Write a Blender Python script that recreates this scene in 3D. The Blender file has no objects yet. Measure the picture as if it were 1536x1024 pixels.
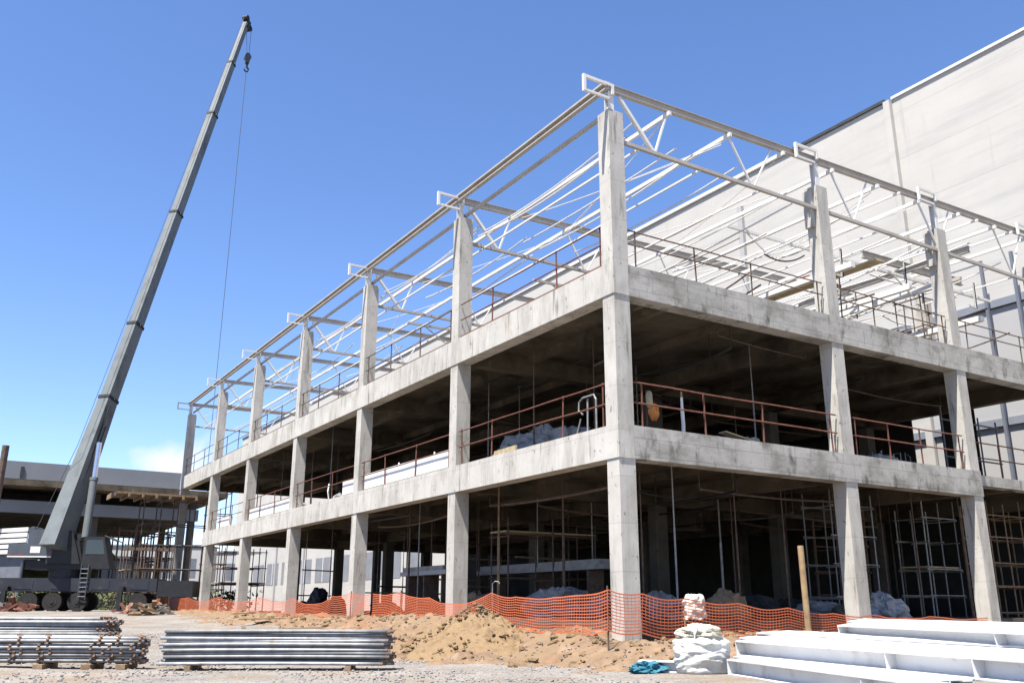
import bpy, math, random
from mathutils import Vector, noise as NZ
random.seed(7)
S = bpy.context.scene
COL = S.collection
R = math.radians

# ------------------------------------------------------------------ camera data
CAM = Vector((-14.845, -18.504, 0.363))
YAW, PIT, ROL, FPX = R(31.897), R(16.382), R(0.13), 1350.26
FW = Vector((math.sin(YAW)*math.cos(PIT), math.cos(YAW)*math.cos(PIT), math.sin(PIT)))
_r = Vector((math.cos(YAW), -math.sin(YAW), 0)); _u = _r.cross(FW)
RT = _r*math.cos(ROL) + _u*math.sin(ROL); UP = -_r*math.sin(ROL) + _u*math.cos(ROL)

def at(x, y, **k):
    """survey helper: point of a sight line on a plane X=, Y=, Z= or at depth D="""
    d = FW + RT*((x-768)/FPX) - UP*((y-512)/FPX)
    a, v = list(k.items())[0]
    i = 'XYZD'.index(a)
    t = v if i == 3 else (v-CAM[i])/d[i]
    return CAM + d*t

# ------------------------------------------------------------------ mesh builder
class MB:
    def __init__(s): s.v = []; s.f = []
    def box(s, x0, x1, y0, y1, z0, z1):
        n = len(s.v)
        for z in (z0, z1):
            s.v += [(x0, y0, z), (x1, y0, z), (x1, y1, z), (x0, y1, z)]
        s.f += [(n, n+3, n+2, n+1), (n+4, n+5, n+6, n+7), (n, n+1, n+5, n+4), (n+1, n+2, n+6, n+5), (n+2, n+3, n+7, n+6), (n+3, n, n+4, n+7)]
        return s
    def hexa(s, b, t):
        n = len(s.v); s.v += [tuple(p) for p in b]+[tuple(p) for p in t]
        s.f += [(n, n+3, n+2, n+1), (n+4, n+5, n+6, n+7), (n, n+1, n+5, n+4), (n+1, n+2, n+6, n+5), (n+2, n+3, n+7, n+6), (n+3, n, n+4, n+7)]
        return s
    def bar(s, p, q, w, h, up=(0, 0, 1), w2=None, h2=None):
        p = Vector(p); q = Vector(q); d = (q-p).normalized(); u = Vector(up)
        a = d.cross(u)
        if a.length < 1e-4: a = d.cross(Vector((1, 0, 0)))
        a.normalize(); b = a.cross(d)
        w2 = w if w2 is None else w2; h2 = h if h2 is None else h2
        c = lambda o, W, H: [o-a*W/2-b*H/2, o+a*W/2-b*H/2, o+a*W/2+b*H/2, o-a*W/2+b*H/2]
        return s.hexa(c(p, w, h), c(q, w2, h2))
    def tube(s, p, q, r, n=8, r2=None, caps=True):
        p = Vector(p); q = Vector(q); d = (q-p).normalized()
        a = d.cross(Vector((0, 0, 1)) if abs(d.z) < .95 else Vector((1, 0, 0))).normalized(); b = a.cross(d)
        r2 = r if r2 is None else r2; k = len(s.v)
        for o, rr in ((p, r), (q, r2)):
            for i in range(n):
                t = 2*math.pi*i/n; s.v.append(tuple(o+a*math.cos(t)*rr+b*math.sin(t)*rr))
        for i in range(n):
            j = (i+1) % n; s.f.append((k+i, k+n+i, k+n+j, k+j))
        if caps: s.f.append(tuple(k+i for i in range(n))); s.f.append(tuple(k+n+i for i in reversed(range(n))))
        return s
    def path(s, pts, r, n=6):
        pts = [Vector(p) for p in pts]; k = len(s.v)
        for i, p in enumerate(pts):
            d = (pts[min(i+1, len(pts)-1)]-pts[max(i-1, 0)]).normalized()
            a = d.cross(Vector((0, 0, 1)) if abs(d.z) < .9 else Vector((.8, .6, 0))).normalized(); b = a.cross(d)
            for j in range(n):
                t = 2*math.pi*j/n; s.v.append(tuple(p+a*math.cos(t)*r+b*math.sin(t)*r))
        for i in range(len(pts)-1):
            for j in range(n):
                m = (j+1) % n; s.f.append((k+i*n+j, k+(i+1)*n+j, k+(i+1)*n+m, k+i*n+m))
        s.f.append(tuple(k+j for j in range(n))); s.f.append(tuple(k+(len(pts)-1)*n+j for j in reversed(range(n))))
        return s
    def ibeam(s, p, q, w, h, t=.018, up=(0, 0, 1)):
        """I section; p,q on the centre line"""
        u = Vector(up); p = Vector(p); q = Vector(q); d = (q-p).normalized(); a = d.cross(u).normalized(); b = a.cross(d)
        s.bar(p+b*(h/2-t/2), q+b*(h/2-t/2), w, t, up)
        s.bar(p-b*(h/2-t/2), q-b*(h/2-t/2), w, t, up)
        s.bar(p, q, t, h-2*t, up)
        return s
    def lump(s, c, sx, sy, sz, amp=.25, fr=1.6, seed=0, nu=28, nv=14, flat=True, crease=0.0):
        k = len(s.v); c = Vector(c); off = Vector((seed*7.3, seed*3.1, seed*1.7))
        for i in range(nv+1):
            ph = math.pi*i/nv
            for j in range(nu):
                th = 2*math.pi*j/nu
                d = Vector((math.sin(ph)*math.cos(th), math.sin(ph)*math.sin(th), math.cos(ph)))
                n = NZ.noise(d*fr+off)*amp + NZ.noise(d*fr*2.7+off)*amp*.45
                if crease: n += -abs(NZ.noise(d*fr*4.1+off))*crease
                q = d*(1+n); z = q.z*sz
                if flat: z = max(z, -sz*.55)
                s.v.append((c.x+q.x*sx, c.y+q.y*sy, c.z+z))
        for i in range(nv):
            for j in range(nu):
                m = (j+1) % nu; s.f.append((k+i*nu+j, k+(i+1)*nu+j, k+(i+1)*nu+m, k+i*nu+m))
        return s
    def build(s, name, mat, parent=None, smooth=False, loc=None):
        xs = list(zip(*s.v))
        if parent is not None: o = wloc(parent)
        elif loc is not None: o = Vector(loc)
        else: o = Vector(((min(xs[0])+max(xs[0]))/2, (min(xs[1])+max(xs[1]))/2, min(xs[2])))
        me = bpy.data.meshes.new(name)
        me.from_pydata([(a-o.x, b-o.y, c-o.z) for a, b, c in s.v], [], s.f)
        if smooth:
            me.polygons.foreach_set('use_smooth', [True]*len(me.polygons))
        me.materials.append(mat); me.update()
        ob = bpy.data.objects.new(name, me); COL.objects.link(ob)
        if parent is not None: ob.parent = parent
        ob.location = Vector((0, 0, 0)) if parent is not None else o
        return ob

def wloc(o):
    v = Vector(o.location)
    while o.parent: o = o.parent; v += Vector(o.location)
    return v

def tag(o, label=None, cat=None, group=None, kind=None):
    if label: o['label'] = label
    if cat: o['category'] = cat
    if group: o['group'] = group
    if kind: o['kind'] = kind
    return o
def empty(name, loc, label, cat, group=None):
    o = bpy.data.objects.new(name, None); COL.objects.link(o); o.location = loc; o.empty_display_size = .3
    return tag(o, label, cat, group)
def sag(a, c, s, n=10):
    a, c = Vector(a), Vector(c); return [a.lerp(c, i/n)-Vector((0, 0, s*4*(i/n)*(1-i/n))) for i in range(n+1)]
ORD = ['first', 'second', 'third', 'fourth', 'fifth', 'sixth', 'seventh', 'eighth', 'ninth', 'tenth', 'eleventh', 'twelfth']

# ------------------------------------------------------------------ materials
def nt(m):
    m.use_nodes = True; n = m.node_tree.nodes; l = m.node_tree.links
    return n, l, n['Principled BSDF']
def mat(name, col, rough=.8, metal=0., var=.25, scale=3., bump=.0, bscale=30., stain=None, sscale=(1, 1, .2), sthr=(.5, .72), samt=.6, spec=.3, world=True, scale3=None, trans=0):
    """procedural paint/soil/steel: two noises of the thing's own colour, optional stains, fine bump"""
    k_ = 1 if metal else .72
    col = tuple(c*k_ for c in col)
    if stain: stain = [(tuple(c*k_ for c in st), *rest) for st, *rest in stain]
    m = bpy.data.materials.new(name); n, l, b = nt(m)
    b.inputs['Roughness'].default_value = rough; b.inputs['Metallic'].default_value = metal
    b.inputs['Specular IOR Level'].default_value = spec
    if world:
        g = n.new('ShaderNodeNewGeometry'); vec = g.outputs['Position']
    else:
        g = n.new('ShaderNodeTexCoord'); vec = g.outputs['Object']
    def tex(sc, det=5, v=vec, ro=.6):
        t = n.new('ShaderNodeTexNoise'); t.inputs['Scale'].default_value = sc; t.inputs['Detail'].default_value = det; t.inputs['Roughness'].default_value = ro
        l.new(v, t.inputs['Vector']); return t.outputs['Fac']
    def ramp(v, a, c, ca, cb):
        r = n.new('ShaderNodeValToRGB'); r.color_ramp.elements[0].position = a; r.color_ramp.elements[1].position = c
        r.color_ramp.elements[0].color = ca; r.color_ramp.elements[1].color = cb; l.new(v, r.inputs['Fac']); return r.outputs['Color']
    lo = tuple(max(0, c*(1-var)) for c in col)+(1,); hi = tuple(min(1, c*(1+var*.8)) for c in col)+(1,)
    c = ramp(tex(scale), .3, .7, lo, hi)
    if scale3:
        mp = n.new('ShaderNodeVectorMath'); mp.operation = 'MULTIPLY'; mp.inputs[1].default_value = scale3
        l.new(vec, mp.inputs[0])
        mx = n.new('ShaderNodeMixRGB'); mx.blend_type = 'MULTIPLY'; mx.inputs['Fac'].default_value = .8
        l.new(c, mx.inputs['Color1']); l.new(ramp(tex(1., 4, mp.outputs[0]), .3, .65, (1-var, 1-var, 1-var, 1), (1, 1, 1, 1)), mx.inputs['Color2']); c = mx.outputs['Color']
    if stain:
        for k, (st, thr, am, sc) in enumerate(stain):
            mp = n.new('ShaderNodeVectorMath'); mp.operation = 'MULTIPLY_ADD'; mp.inputs[1].default_value = sc; mp.inputs[2].default_value = (k*11.3, k*5.1, k*3.7)
            l.new(vec, mp.inputs[0])
            f = ramp(tex(1., 6, mp.outputs[0], .65), thr[0], thr[1], (0, 0, 0, 1), (am, am, am, 1))
            mx = n.new('ShaderNodeMixRGB'); l.new(f, mx.inputs['Fac']); l.new(c, mx.inputs['Color1']); mx.inputs['Color2'].default_value = (*st, 1); c = mx.outputs['Color']
    l.new(c, b.inputs['Base Color'])
    if bump:
        bp = n.new('ShaderNodeBump'); bp.inputs['Strength'].default_value = bump; bp.inputs['Distance'].default_value = .03
        l.new(tex(bscale, 6, vec, .7), bp.inputs['Height']); l.new(bp.outputs['Normal'], b.inputs['Normal'])
    return m

GREY = (.22, .21, .19)
M = {}
M['conc'] = mat('concrete', (.575, .55, .505), .9, var=.10, scale=1.3, bump=.25, bscale=25, spec=.2,
    stain=[((.33, .31, .27), (.47, .66), .7, (1.4, 1.4, .4)), ((.17, .155, .13), (.585, .70), .8, (4.2, 4.2, .5)), ((.12, .11, .09), (.62, .69), .8, (7, 7, 4.5)), ((.42, .28, .17), (.64, .74), .6, (3, 3, .7))])
M['conc_w'] = mat('weathered_concrete', (.49, .475, .44), .92, var=.16, scale=1.1, bump=.3, bscale=22, spec=.2,
    stain=[((.25, .235, .205), (.46, .64), .85, (.7, .7, 1.3)), ((.10, .095, .08), (.54, .68), .85, (2.0, 2.0, .9)), ((.2, .17, .13), (.62, .7), .7, (6, 6, 1.2))])
M['soffit'] = mat('shaded_soffit_concrete', (.155, .128, .094), .95, var=.3, scale=.9, bump=.2, bscale=9, spec=.1,
    stain=[((.05, .044, .036), (.46, .64), .85, (.5, .5, .5)), ((.3, .27, .22), (.62, .72), .7, (1.5, .5, 1))])  # undersides coloured dark for the shade below the slabs
M['conc_in'] = mat('shaded_inner_concrete', (.125, .117, .105), .95, var=.25, scale=1.2, spec=.1)  # darker copy of the frame concrete, indoor shade put into the colour
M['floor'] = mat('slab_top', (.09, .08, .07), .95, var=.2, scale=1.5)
M['white'] = mat('white_steel', (.78, .77, .74), .5, var=.06, scale=2.2, stain=[((.5, .45, .38), (.62, .75), .45, (1.5, 1.5, 1.5))])
M['whitebeam'] = mat('white_painted_beam', (.80, .80, .80), .5, var=.06, scale=1.4, stain=[((.42, .39, .34), (.56, .72), .6, (2, 2, 2)), ((.30, .17, .09), (.66, .74), .7, (6, 6, 6))])
M['chord'] = mat('dusty_white_steel', (.47, .44, .40), .6, var=.12, scale=1.5, stain=[((.36, .30, .24), (.55, .72), .6, (1, 1, 1))])
M['rust'] = mat('rusty_red_steel', (.165, .065, .045), .75, var=.35, scale=6)
M['brown'] = mat('brown_steel', (.13, .09, .07), .75, var=.4, scale=6)
M['galv'] = mat('galvanised_steel', (.235, .24, .245), .6, metal=.35, var=.3, scale=5, spec=.5, world=True, stain=[((.16, .12, .09), (.58, .7), .8, (3, 3, 3))])
def per_object(m, lo, hi):
    n = m.node_tree.nodes; l = m.node_tree.links; b = n['Principled BSDF']
    oi = n.new('ShaderNodeObjectInfo'); mr_ = n.new('ShaderNodeMapRange'); mr_.inputs['To Min'].default_value = lo; mr_.inputs['To Max'].default_value = hi; l.new(oi.outputs['Random'], mr_.inputs['Value'])
    mx = n.new('ShaderNodeMixRGB'); mx.blend_type = 'MULTIPLY'; mx.inputs['Fac'].default_value = 1
    l.new(b.inputs['Base Color'].links[0].from_socket, mx.inputs['Color1']); l.new(mr_.outputs[0], mx.inputs['Color2']); l.new(mx.outputs[0], b.inputs['Base Color'])
per_object(M['galv'], .5, 1.25)
M['rustcap'] = mat('rusty_coupler', (.20, .125, .08), .8, var=.45, scale=12)
M['net'] = mat('orange_net', (.68, .17, .07), .6, var=.12, scale=3)
M['wallw'] = mat('white_panel_wall', (.53, .51, .475), .85, var=.05, scale=.25, scale3=(.25, .25, 1.2), stain=[((.38, .375, .365), (.5, .72), .55, (.12, .12, 1.4)), ((.36, .35, .33), (.6, .75), .5, (1.2, 1.2, .1))])
M['wallgrey'] = mat('grey_panel_wall', (.43, .425, .42), .8, var=.06, scale=.3)
M['wallgrey2'] = mat('grey_window_panel', (.24, .245, .26), .5, var=.2, scale=.5)
M['ledge'] = mat('grey_ledge', (.22, .24, .28), .7, var=.1, scale=1)
M['blue'] = mat('blue_grey_steel', (.16, .175, .21), .6, var=.15, scale=2)
M['dark'] = mat('dark_coping', (.05, .055, .06), .6, var=.2, scale=2)
M['nearblack'] = mat('near_black', (.035, .035, .033), .95, var=.4, scale=1.2)  # near-black tone that holds the indoor shade on the back screens
M['soil'] = mat('reddish_soil', (.245, .168, .112), 1., var=.35, scale=3.2, bump=1.0, bscale=9, spec=.05,
    stain=[((.225, .16, .10), (.46, .62), .9, (.5, .5, .5)), ((.235, .12, .065), (.55, .7), .7, (.7, .7, .7)), ((.12, .08, .045), (.60, .70), .7, (3, 3, 3))])
M['pile'] = mat('brown_soil', (.255, .178, .105), 1., var=.28, scale=5, bump=1., bscale=11, spec=.05, stain=[((.11, .075, .04), (.56, .68), .8, (5, 5, 5)), ((.27, .20, .12), (.6, .72), .7, (6, 6, 6))])
M['wood'] = mat('weathered_wood', (.42, .29, .16), .85, var=.3, scale=4, scale3=(12, 12, 1))
M['woodd'] = mat('old_timber', (.27, .19, .12), .9, var=.35, scale=5)
M['crane'] = mat('crane_grey_paint', (.08, .095, .115), .55, var=.15, scale=2.5, stain=[((.09, .085, .08), (.55, .7), .7, (1.5, 1.5, 1.5))])
M['boom'] = mat('boom_grey_paint', (.15, .168, .172), .5, var=.12, scale=1.5, stain=[((.07, .07, .068), (.52, .68), .7, (1, 1, .5))])
M['cranedk'] = mat('crane_dark', (.02, .022, .025), .6, var=.3, scale=3)
M['chassis'] = mat('crane_carrier_paint', (.028, .031, .042), .6, var=.2, scale=2, stain=[((.10, .075, .055), (.6, .72), .6, (2, 2, 2))])
M['tyre'] = mat('tyre_rubber', (.03, .028, .026), .9, var=.3, scale=8)
M['rim'] = mat('wheel_rim', (.03, .028, .026), .7, var=.3, scale=8)
M['chrome'] = mat('cylinder_rod', (.6, .62, .65), .25, metal=.9, var=.05, scale=3)
M['glass'] = mat('dark_glass', (.03, .04, .05), .08, var=.1, scale=1, spec=.6)
M['cable'] = mat('wire_rope', (.10, .10, .11), .6, var=.1, scale=3)
M['tarp'] = mat('blue_tarp', (.03, .17, .24), .55, var=.35, scale=5, bump=.4, bscale=8)
M['bag'] = mat('woven_white_bag', (.74, .73, .67), .8, var=.08, scale=5, bump=.35, bscale=40, stain=[((.55, .52, .42), (.52, .7), .6, (2, 2, 2))])
M['rubble'] = mat('pale_rubble', (.60, .55, .44), .9, var=.3, scale=6, bump=.4, bscale=30)
M['plastic'] = mat('grey_plastic_sheet', (.30, .30, .30), .5, var=.3, scale=2.5, bump=.4, bscale=6)
M['orange'] = mat('orange_cloth', (.62, .24, .07), .8, var=.3, scale=7)
M['red'] = mat('red_steel', (.30, .06, .045), .6, var=.3, scale=5)
M['yellow'] = mat('pale_timber', (.52, .43, .27), .8, var=.25, scale=3, scale3=(.3, 4, 4))
M['farwall'] = mat('far_white_wall', (.45, .45, .45), .9, var=.1, scale=.2)
M['farwin'] = mat('far_window_band', (.16, .18, .21), .4, var=.3, scale=.6)
M['greyfas'] = mat('grey_fascia', (.25, .265, .29), .85, var=.08, scale=.6)
M['leaf'] = mat('scrub_leaves', (.10, .12, .045), .9, var=.45, scale=4)
M['stone'] = mat('gravel_stone', (.25, .235, .225), .95, var=.35, scale=9)
M['clod'] = mat('soil_clod', (.20, .135, .075), 1, var=.4, scale=9)

def seams(m, w, h, amt):
    n = m.node_tree.nodes; l = m.node_tree.links; b = n['Principled BSDF']
    g = n.new('ShaderNodeNewGeometry'); sp = n.new('ShaderNodeSeparateXYZ'); l.new(g.outputs['Position'], sp.inputs[0])
    ad = n.new('ShaderNodeMath'); ad.operation = 'ADD'; l.new(sp.outputs['X'], ad.inputs[0]); l.new(sp.outputs['Y'], ad.inputs[1])
    cb = n.new('ShaderNodeCombineXYZ'); l.new(ad.outputs[0], cb.inputs['X']); l.new(sp.outputs['Z'], cb.inputs['Y'])
    t = n.new('ShaderNodeTexBrick'); t.inputs['Scale'].default_value = 1; t.inputs['Brick Width'].default_value = w; t.inputs['Row Height'].default_value = h
    t.inputs['Mortar Size'].default_value = .012; t.inputs['Mortar Smooth'].default_value = .6; t.offset = .37; t.inputs['Bias'].default_value = 0
    t.inputs['Color1'].default_value = (1, 1, 1, 1); t.inputs['Color2'].default_value = (.90, .90, .89, 1); t.inputs['Mortar'].default_value = (amt, amt, amt, 1)
    l.new(cb.outputs[0], t.inputs['Vector'])
    src = b.inputs['Base Color'].links[0].from_socket
    mx = n.new('ShaderNodeMixRGB'); mx.blend_type = 'MULTIPLY'; mx.inputs['Fac'].default_value = 1; l.new(src, mx.inputs['Color1']); l.new(t.outputs['Color'], mx.inputs['Color2'])
    l.new(mx.outputs[0], b.inputs['Base Color'])
seams(M['conc'], 1.35, 1.22, .74); seams(M['conc_w'], 1.35, .47, .62)

def ground_mat():
    m = bpy.data.materials.new('gravel_yard'); n, l, b = nt(m); b.inputs['Roughness'].default_value = 1; b.inputs['Specular IOR Level'].default_value = .1
    g = n.new('ShaderNodeNewGeometry'); p = g.outputs['Position']
    def tex(sc, det=6, ro=.65):
        t = n.new('ShaderNodeTexNoise'); t.inputs['Scale'].default_value = sc; t.inputs['Detail'].default_value = det; t.inputs['Roughness'].default_value = ro; l.new(p, t.inputs['Vector']); return t.outputs['Fac']
    def ramp(v, a, c, ca, cb):
        r = n.new('ShaderNodeValToRGB'); r.color_ramp.elements[0].position = a; r.color_ramp.elements[1].position = c
        r.color_ramp.elements[0].color = (*ca, 1); r.color_ramp.elements[1].color = (*cb, 1); l.new(v, r.inputs['Fac']); return r.outputs['Color']
    def mix(f, a, c2, mode='MIX'):
        x = n.new('ShaderNodeMixRGB'); x.blend_type = mode
        if isinstance(f, float): x.inputs['Fac'].default_value = f
        else: l.new(f, x.inputs['Fac'])
        l.new(a, x.inputs['Color1'])
        if isinstance(c2, tuple): x.inputs['Color2'].default_value = (*c2, 1)
        else: l.new(c2, x.inputs['Color2'])
        return x.outputs['Color']
    c = ramp(tex(.35), .35, .65, (.178, .168, .156), (.238, .223, .206))
    v = n.new('ShaderNodeTexVoronoi'); v.inputs['Scale'].default_value = 22; l.new(p, v.inputs['Vector'])
    hs = n.new('ShaderNodeSeparateColor'); l.new(v.outputs['Color'], hs.inputs['Color'])
    c = mix(.75, c, ramp(hs.outputs['Red'], 0, 1, (.52, .5, .49), (1.22, 1.2, 1.17)), 'MULTIPLY')
    c = mix(ramp(tex(.22, 4), .56, .68, (0, 0, 0), (.75, .75, .75)), c, (.10, .097, .10))
    c = mix(ramp(tex(.5, 5), .50, .68, (0, 0, 0), (.7, .7, .7)), c, (.165, .118, .075))
    l.new(c, b.inputs['Base Color'])
    bp = n.new('ShaderNodeBump'); bp.inputs['Strength'].default_value = .9; bp.inputs['Distance'].default_value = .03
    l.new(v.outputs['Distance'], bp.inputs['Height']); l.new(bp.outputs['Normal'], b.inputs['Normal'])
    return m
M['ground'] = ground_mat()

# ------------------------------------------------------------------ world, sun, camera
SUN = Vector((-.40, -.155, 1.0)).normalized()
W = bpy.data.worlds.new('World'); S.world = W; W.use_nodes = True
wn, wl = W.node_tree.nodes, W.node_tree.links
bg = wn['Background']
sky = wn.new('ShaderNodeTexSky'); sky.sky_type = 'NISHITA'; sky.sun_disc = False
sky.sun_elevation = math.asin(SUN.z); sky.sun_rotation = math.atan2(SUN.x, SUN.y)
sky.altitude = 300; sky.air_density = .85; sky.dust_density = .1; sky.ozone_density = 1.8
# a small fair-weather cloud bank low over the far left, part of the sky itself
tc = wn.new('ShaderNodeTexCoord')
cd = (at(262, 700, D=1.)-CAM).normalized()
dt = wn.new('ShaderNodeVectorMath'); dt.operation = 'SUBTRACT'; dt.inputs[1].default_value = cd; wl.new(tc.outputs['Generated'], dt.inputs[0])
sc_ = wn.new('ShaderNodeVectorMath'); sc_.operation = 'MULTIPLY'; sc_.inputs[1].default_value = (14, 14, 19); wl.new(dt.outputs[0], sc_.inputs[0])
ln = wn.new('ShaderNodeVectorMath'); ln.operation = 'LENGTH'; wl.new(sc_.outputs[0], ln.inputs[0])
cn = wn.new('ShaderNodeTexNoise'); cn.inputs['Scale'].default_value = 22; cn.inputs['Detail'].default_value = 6; wl.new(tc.outputs['Generated'], cn.inputs['Vector'])
ad = wn.new('ShaderNodeMath'); ad.operation = 'MULTIPLY_ADD'; ad.inputs[1].default_value = 1.6; wl.new(cn.outputs['Fac'], ad.inputs[0]); wl.new(ln.outputs['Value'], ad.inputs[2])
mr = wn.new('ShaderNodeMapRange'); mr.inputs['From Min'].default_value = 1.55; mr.inputs['From Max'].default_value = 1.05; mr.inputs['To Min'].default_value = 0; mr.inputs['To Max'].default_value = .85
wl.new(ad.outputs[0], mr.inputs['Value'])
hsv = wn.new('ShaderNodeHueSaturation'); hsv.inputs['Saturation'].default_value = 1.12; wl.new(sky.outputs[0], hsv.inputs['Color'])
cm = wn.new('ShaderNodeMixRGB'); wl.new(mr.outputs[0], cm.inputs['Fac']); tn = wn.new('ShaderNodeMixRGB'); tn.blend_type = 'MULTIPLY'; tn.inputs['Fac'].default_value = 1; tn.inputs['Color2'].default_value = (1.0, .955, 1.05, 1); wl.new(hsv.outputs[0], tn.inputs['Color1']); wl.new(tn.outputs[0], cm.inputs['Color1']); cm.inputs['Color2'].default_value = (4.4, 4.4, 4.6, 1)
wl.new(cm.outputs[0], bg.inputs['Color']); bg.inputs['Strength'].default_value = .081
sd = bpy.data.lights.new('sun', 'SUN'); sd.energy = 4.8; sd.angle = R(.5); sd.color = (1, .95, .87)
so = bpy.data.objects.new('sun', sd); COL.objects.link(so); so.rotation_euler = SUN.to_track_quat('Z', 'Y').to_euler(); so.location = (0, 0, 60)
cam = bpy.data.cameras.new('camera'); co = bpy.data.objects.new('camera', cam); COL.objects.link(co)
cam.sensor_width = 36; cam.lens = FPX/1536*36; cam.clip_end = 5000; cam.clip_start = .1
from mathutils import Matrix
co.matrix_world = Matrix(((RT.x, UP.x, -FW.x, CAM.x), (RT.y, UP.y, -FW.y, CAM.y), (RT.z, UP.z, -FW.z, CAM.z), (0, 0, 0, 1)))
S.camera = co
S.view_settings.view_transform = 'Standard'; S.view_settings.look = 'None'; S.view_settings.gamma = 1; S.view_settings.exposure = 1.62
S.cycles.max_bounces = 8; S.cycles.diffuse_bounces = 3

# ------------------------------------------------------------------ ground
def sst(a, b, x):
    t = max(0, min(1, (x-a)/(b-a))); return t*t*(3-2*t)
def gz(x, y):
    z = -.95 + .95*max(0, min(1, (y-4)/40))
    if x > -6: z += (.05-z)*sst(-5, .3, x)*sst(4, 14, y)*.7          # rises a little to the long side
    return z
def lines(a, b, fine0, fine1, st, grow=1.35):
    xs = []; x = fine0
    while x < fine1: xs.append(x); x += st
    s = st; 
    while x < b: xs.append(x); s *= grow; x += s
    xs.append(b); x = fine0; s = st
    while x > a: s *= grow; x -= s; xs.insert(0, max(x, a))
    return xs
gx = lines(-900, 900, -18, 22, .5); gy = lines(-200, 1500, -16, 56, .5)
g = MB()
for y in gy:
    for x in gx:
        z = gz(x, y) + (NZ.noise(Vector((x*.35, y*.35, 0)))*.05 if abs(x) < 40 and y < 70 else 0)
        if x > 0.3 and y > .3: z = min(z, -.35)
        g.v.append((x, y, z))
nx = len(gx)
for j in range(len(gy)-1):
    for i in range(nx-1): g.f.append((j*nx+i, j*nx+i+1, (j+1)*nx+i+1, (j+1)*nx+i))
tag(g.build('ground', M['ground'], smooth=True, loc=(0, 0, 0)), kind='structure')

# earth bank along both facades
MOUNDS = [(-1.5, 1.2, .34, 1.3, 1.8), (-2.0, 8.2, .45, 1.3, 1.6), (-2.6, 10.6, .55, 1.5, 1.8), (-2.2, 14.0, .35, 1.5, 2.2), (-1.8, 19, .16, 1.5, 3.0), (-2.2, 24.5, .22, 1.6, 2.8),
          (-1.7, 31, .15, 1.4, 4), (-1.6, 39, .12, 1.2, 4), (-.6, -2.2, .42, 1.6, .9), (1.8, -2.0, .30, 1.6, .9), (4.6, -1.9, .42, 2.2, .8), (8.0, -1.7, .55, 2.4, .8), (12, -1.6, .5, 2.5, .8), (-3.3, 2.2, .2, 1.2, 2.0), (-3.2, 6.5, .25, 1.3, 2)]
def bank(x, y):
    base = gz(x, y)
    h = -.10
    for mx, my, mh, rx, ry in MOUNDS:
        q = ((x-mx)/rx)**2 + ((y-my)/ry)**2
        if q < 6: h += mh*math.exp(-q)
    d = max(-x, 0) if y > 0 else math.hypot(max(-x, 0), max(-y, 0))
    h += (.66-.54*sst(7, 15, y))*(1-sst(.5, 2.4, d))
    if h > -.09:
        p = Vector((x, y, 0)); h += NZ.noise(p*1.1)*.15 + NZ.noise(p*2.7)*.09 + abs(NZ.noise(p*5.2))*.09 + NZ.noise(p*9.5)*.045 - .03
    if -1.0 < y < .9 and -.5 < x < 2.2 : h -= .16
    return base + h, h
b = MB(); st = .115; idx = {}
nxs = int(22/st); nys = int(52/st)
Hh = {}
for j in range(nys):
    for i in range(nxs):
        x = -6+i*st; y = -5+j*st
        if x > .9 and y > .9: continue
        Hh[i, j] = bank(x, y)
for (i, j), (z, h) in Hh.items():
    q = [(i, j), (i+1, j), (i+1, j+1), (i, j+1)]
    if all(k in Hh for k in q) and max(Hh[k][1] for k in q) > -.03:
        f = []
        for k in q:
            if k not in idx: idx[k] = len(b.v); b.v.append((-6+k[0]*st, -5+k[1]*st, Hh[k][0]))
            f.append(idx[k])
        b.f.append(tuple(f))
tag(b.build('earth_bank', M['soil'], smooth=True, loc=(0, 0, 0)), kind='structure')

def surf(x, y):
    z, h = bank(x, y); return max(gz(x, y), z)

# the big spoil heap
PC = Vector((-1.95, 4.0, 0))
p = MB(); nr, na = 64, 170
for i in range(nr+1):
    r = 2.75*i/nr
    for j in range(na):
        a = 2*math.pi*j/na
        x = PC.x+r*math.cos(a)*.95; y = PC.y+r*math.sin(a)*1.05
        t = r/2.55
        h = 1.46*(max(0, 1-t)**1.1)*(1-.10*math.exp(-(t*4)**2)) if t < 1 else 0
        q = Vector((x, y, 0))
        h += (NZ.noise(q*1.3)*.14 + NZ.noise(q*3.2)*.08+abs(NZ.noise(q*6))*.10+NZ.noise(q*11)*.05+NZ.noise(q*21)*.03-.03)*min(1, max(0, 1.15-t)*2.2) - (.06 if t > 1 else 0)
        p.v.append((x, y, gz(PC.x, PC.y)-.02+h))
for i in range(nr):
    for j in range(na):
        k = (j+1) % na; p.f.append((i*na+j, (i+1)*na+j, (i+1)*na+k, i*na+k))
tag(p.build('soil_pile', M['pile'], smooth=True), 'big heap of yellowish brown excavated soil in front of the net', 'soil pile')

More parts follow.
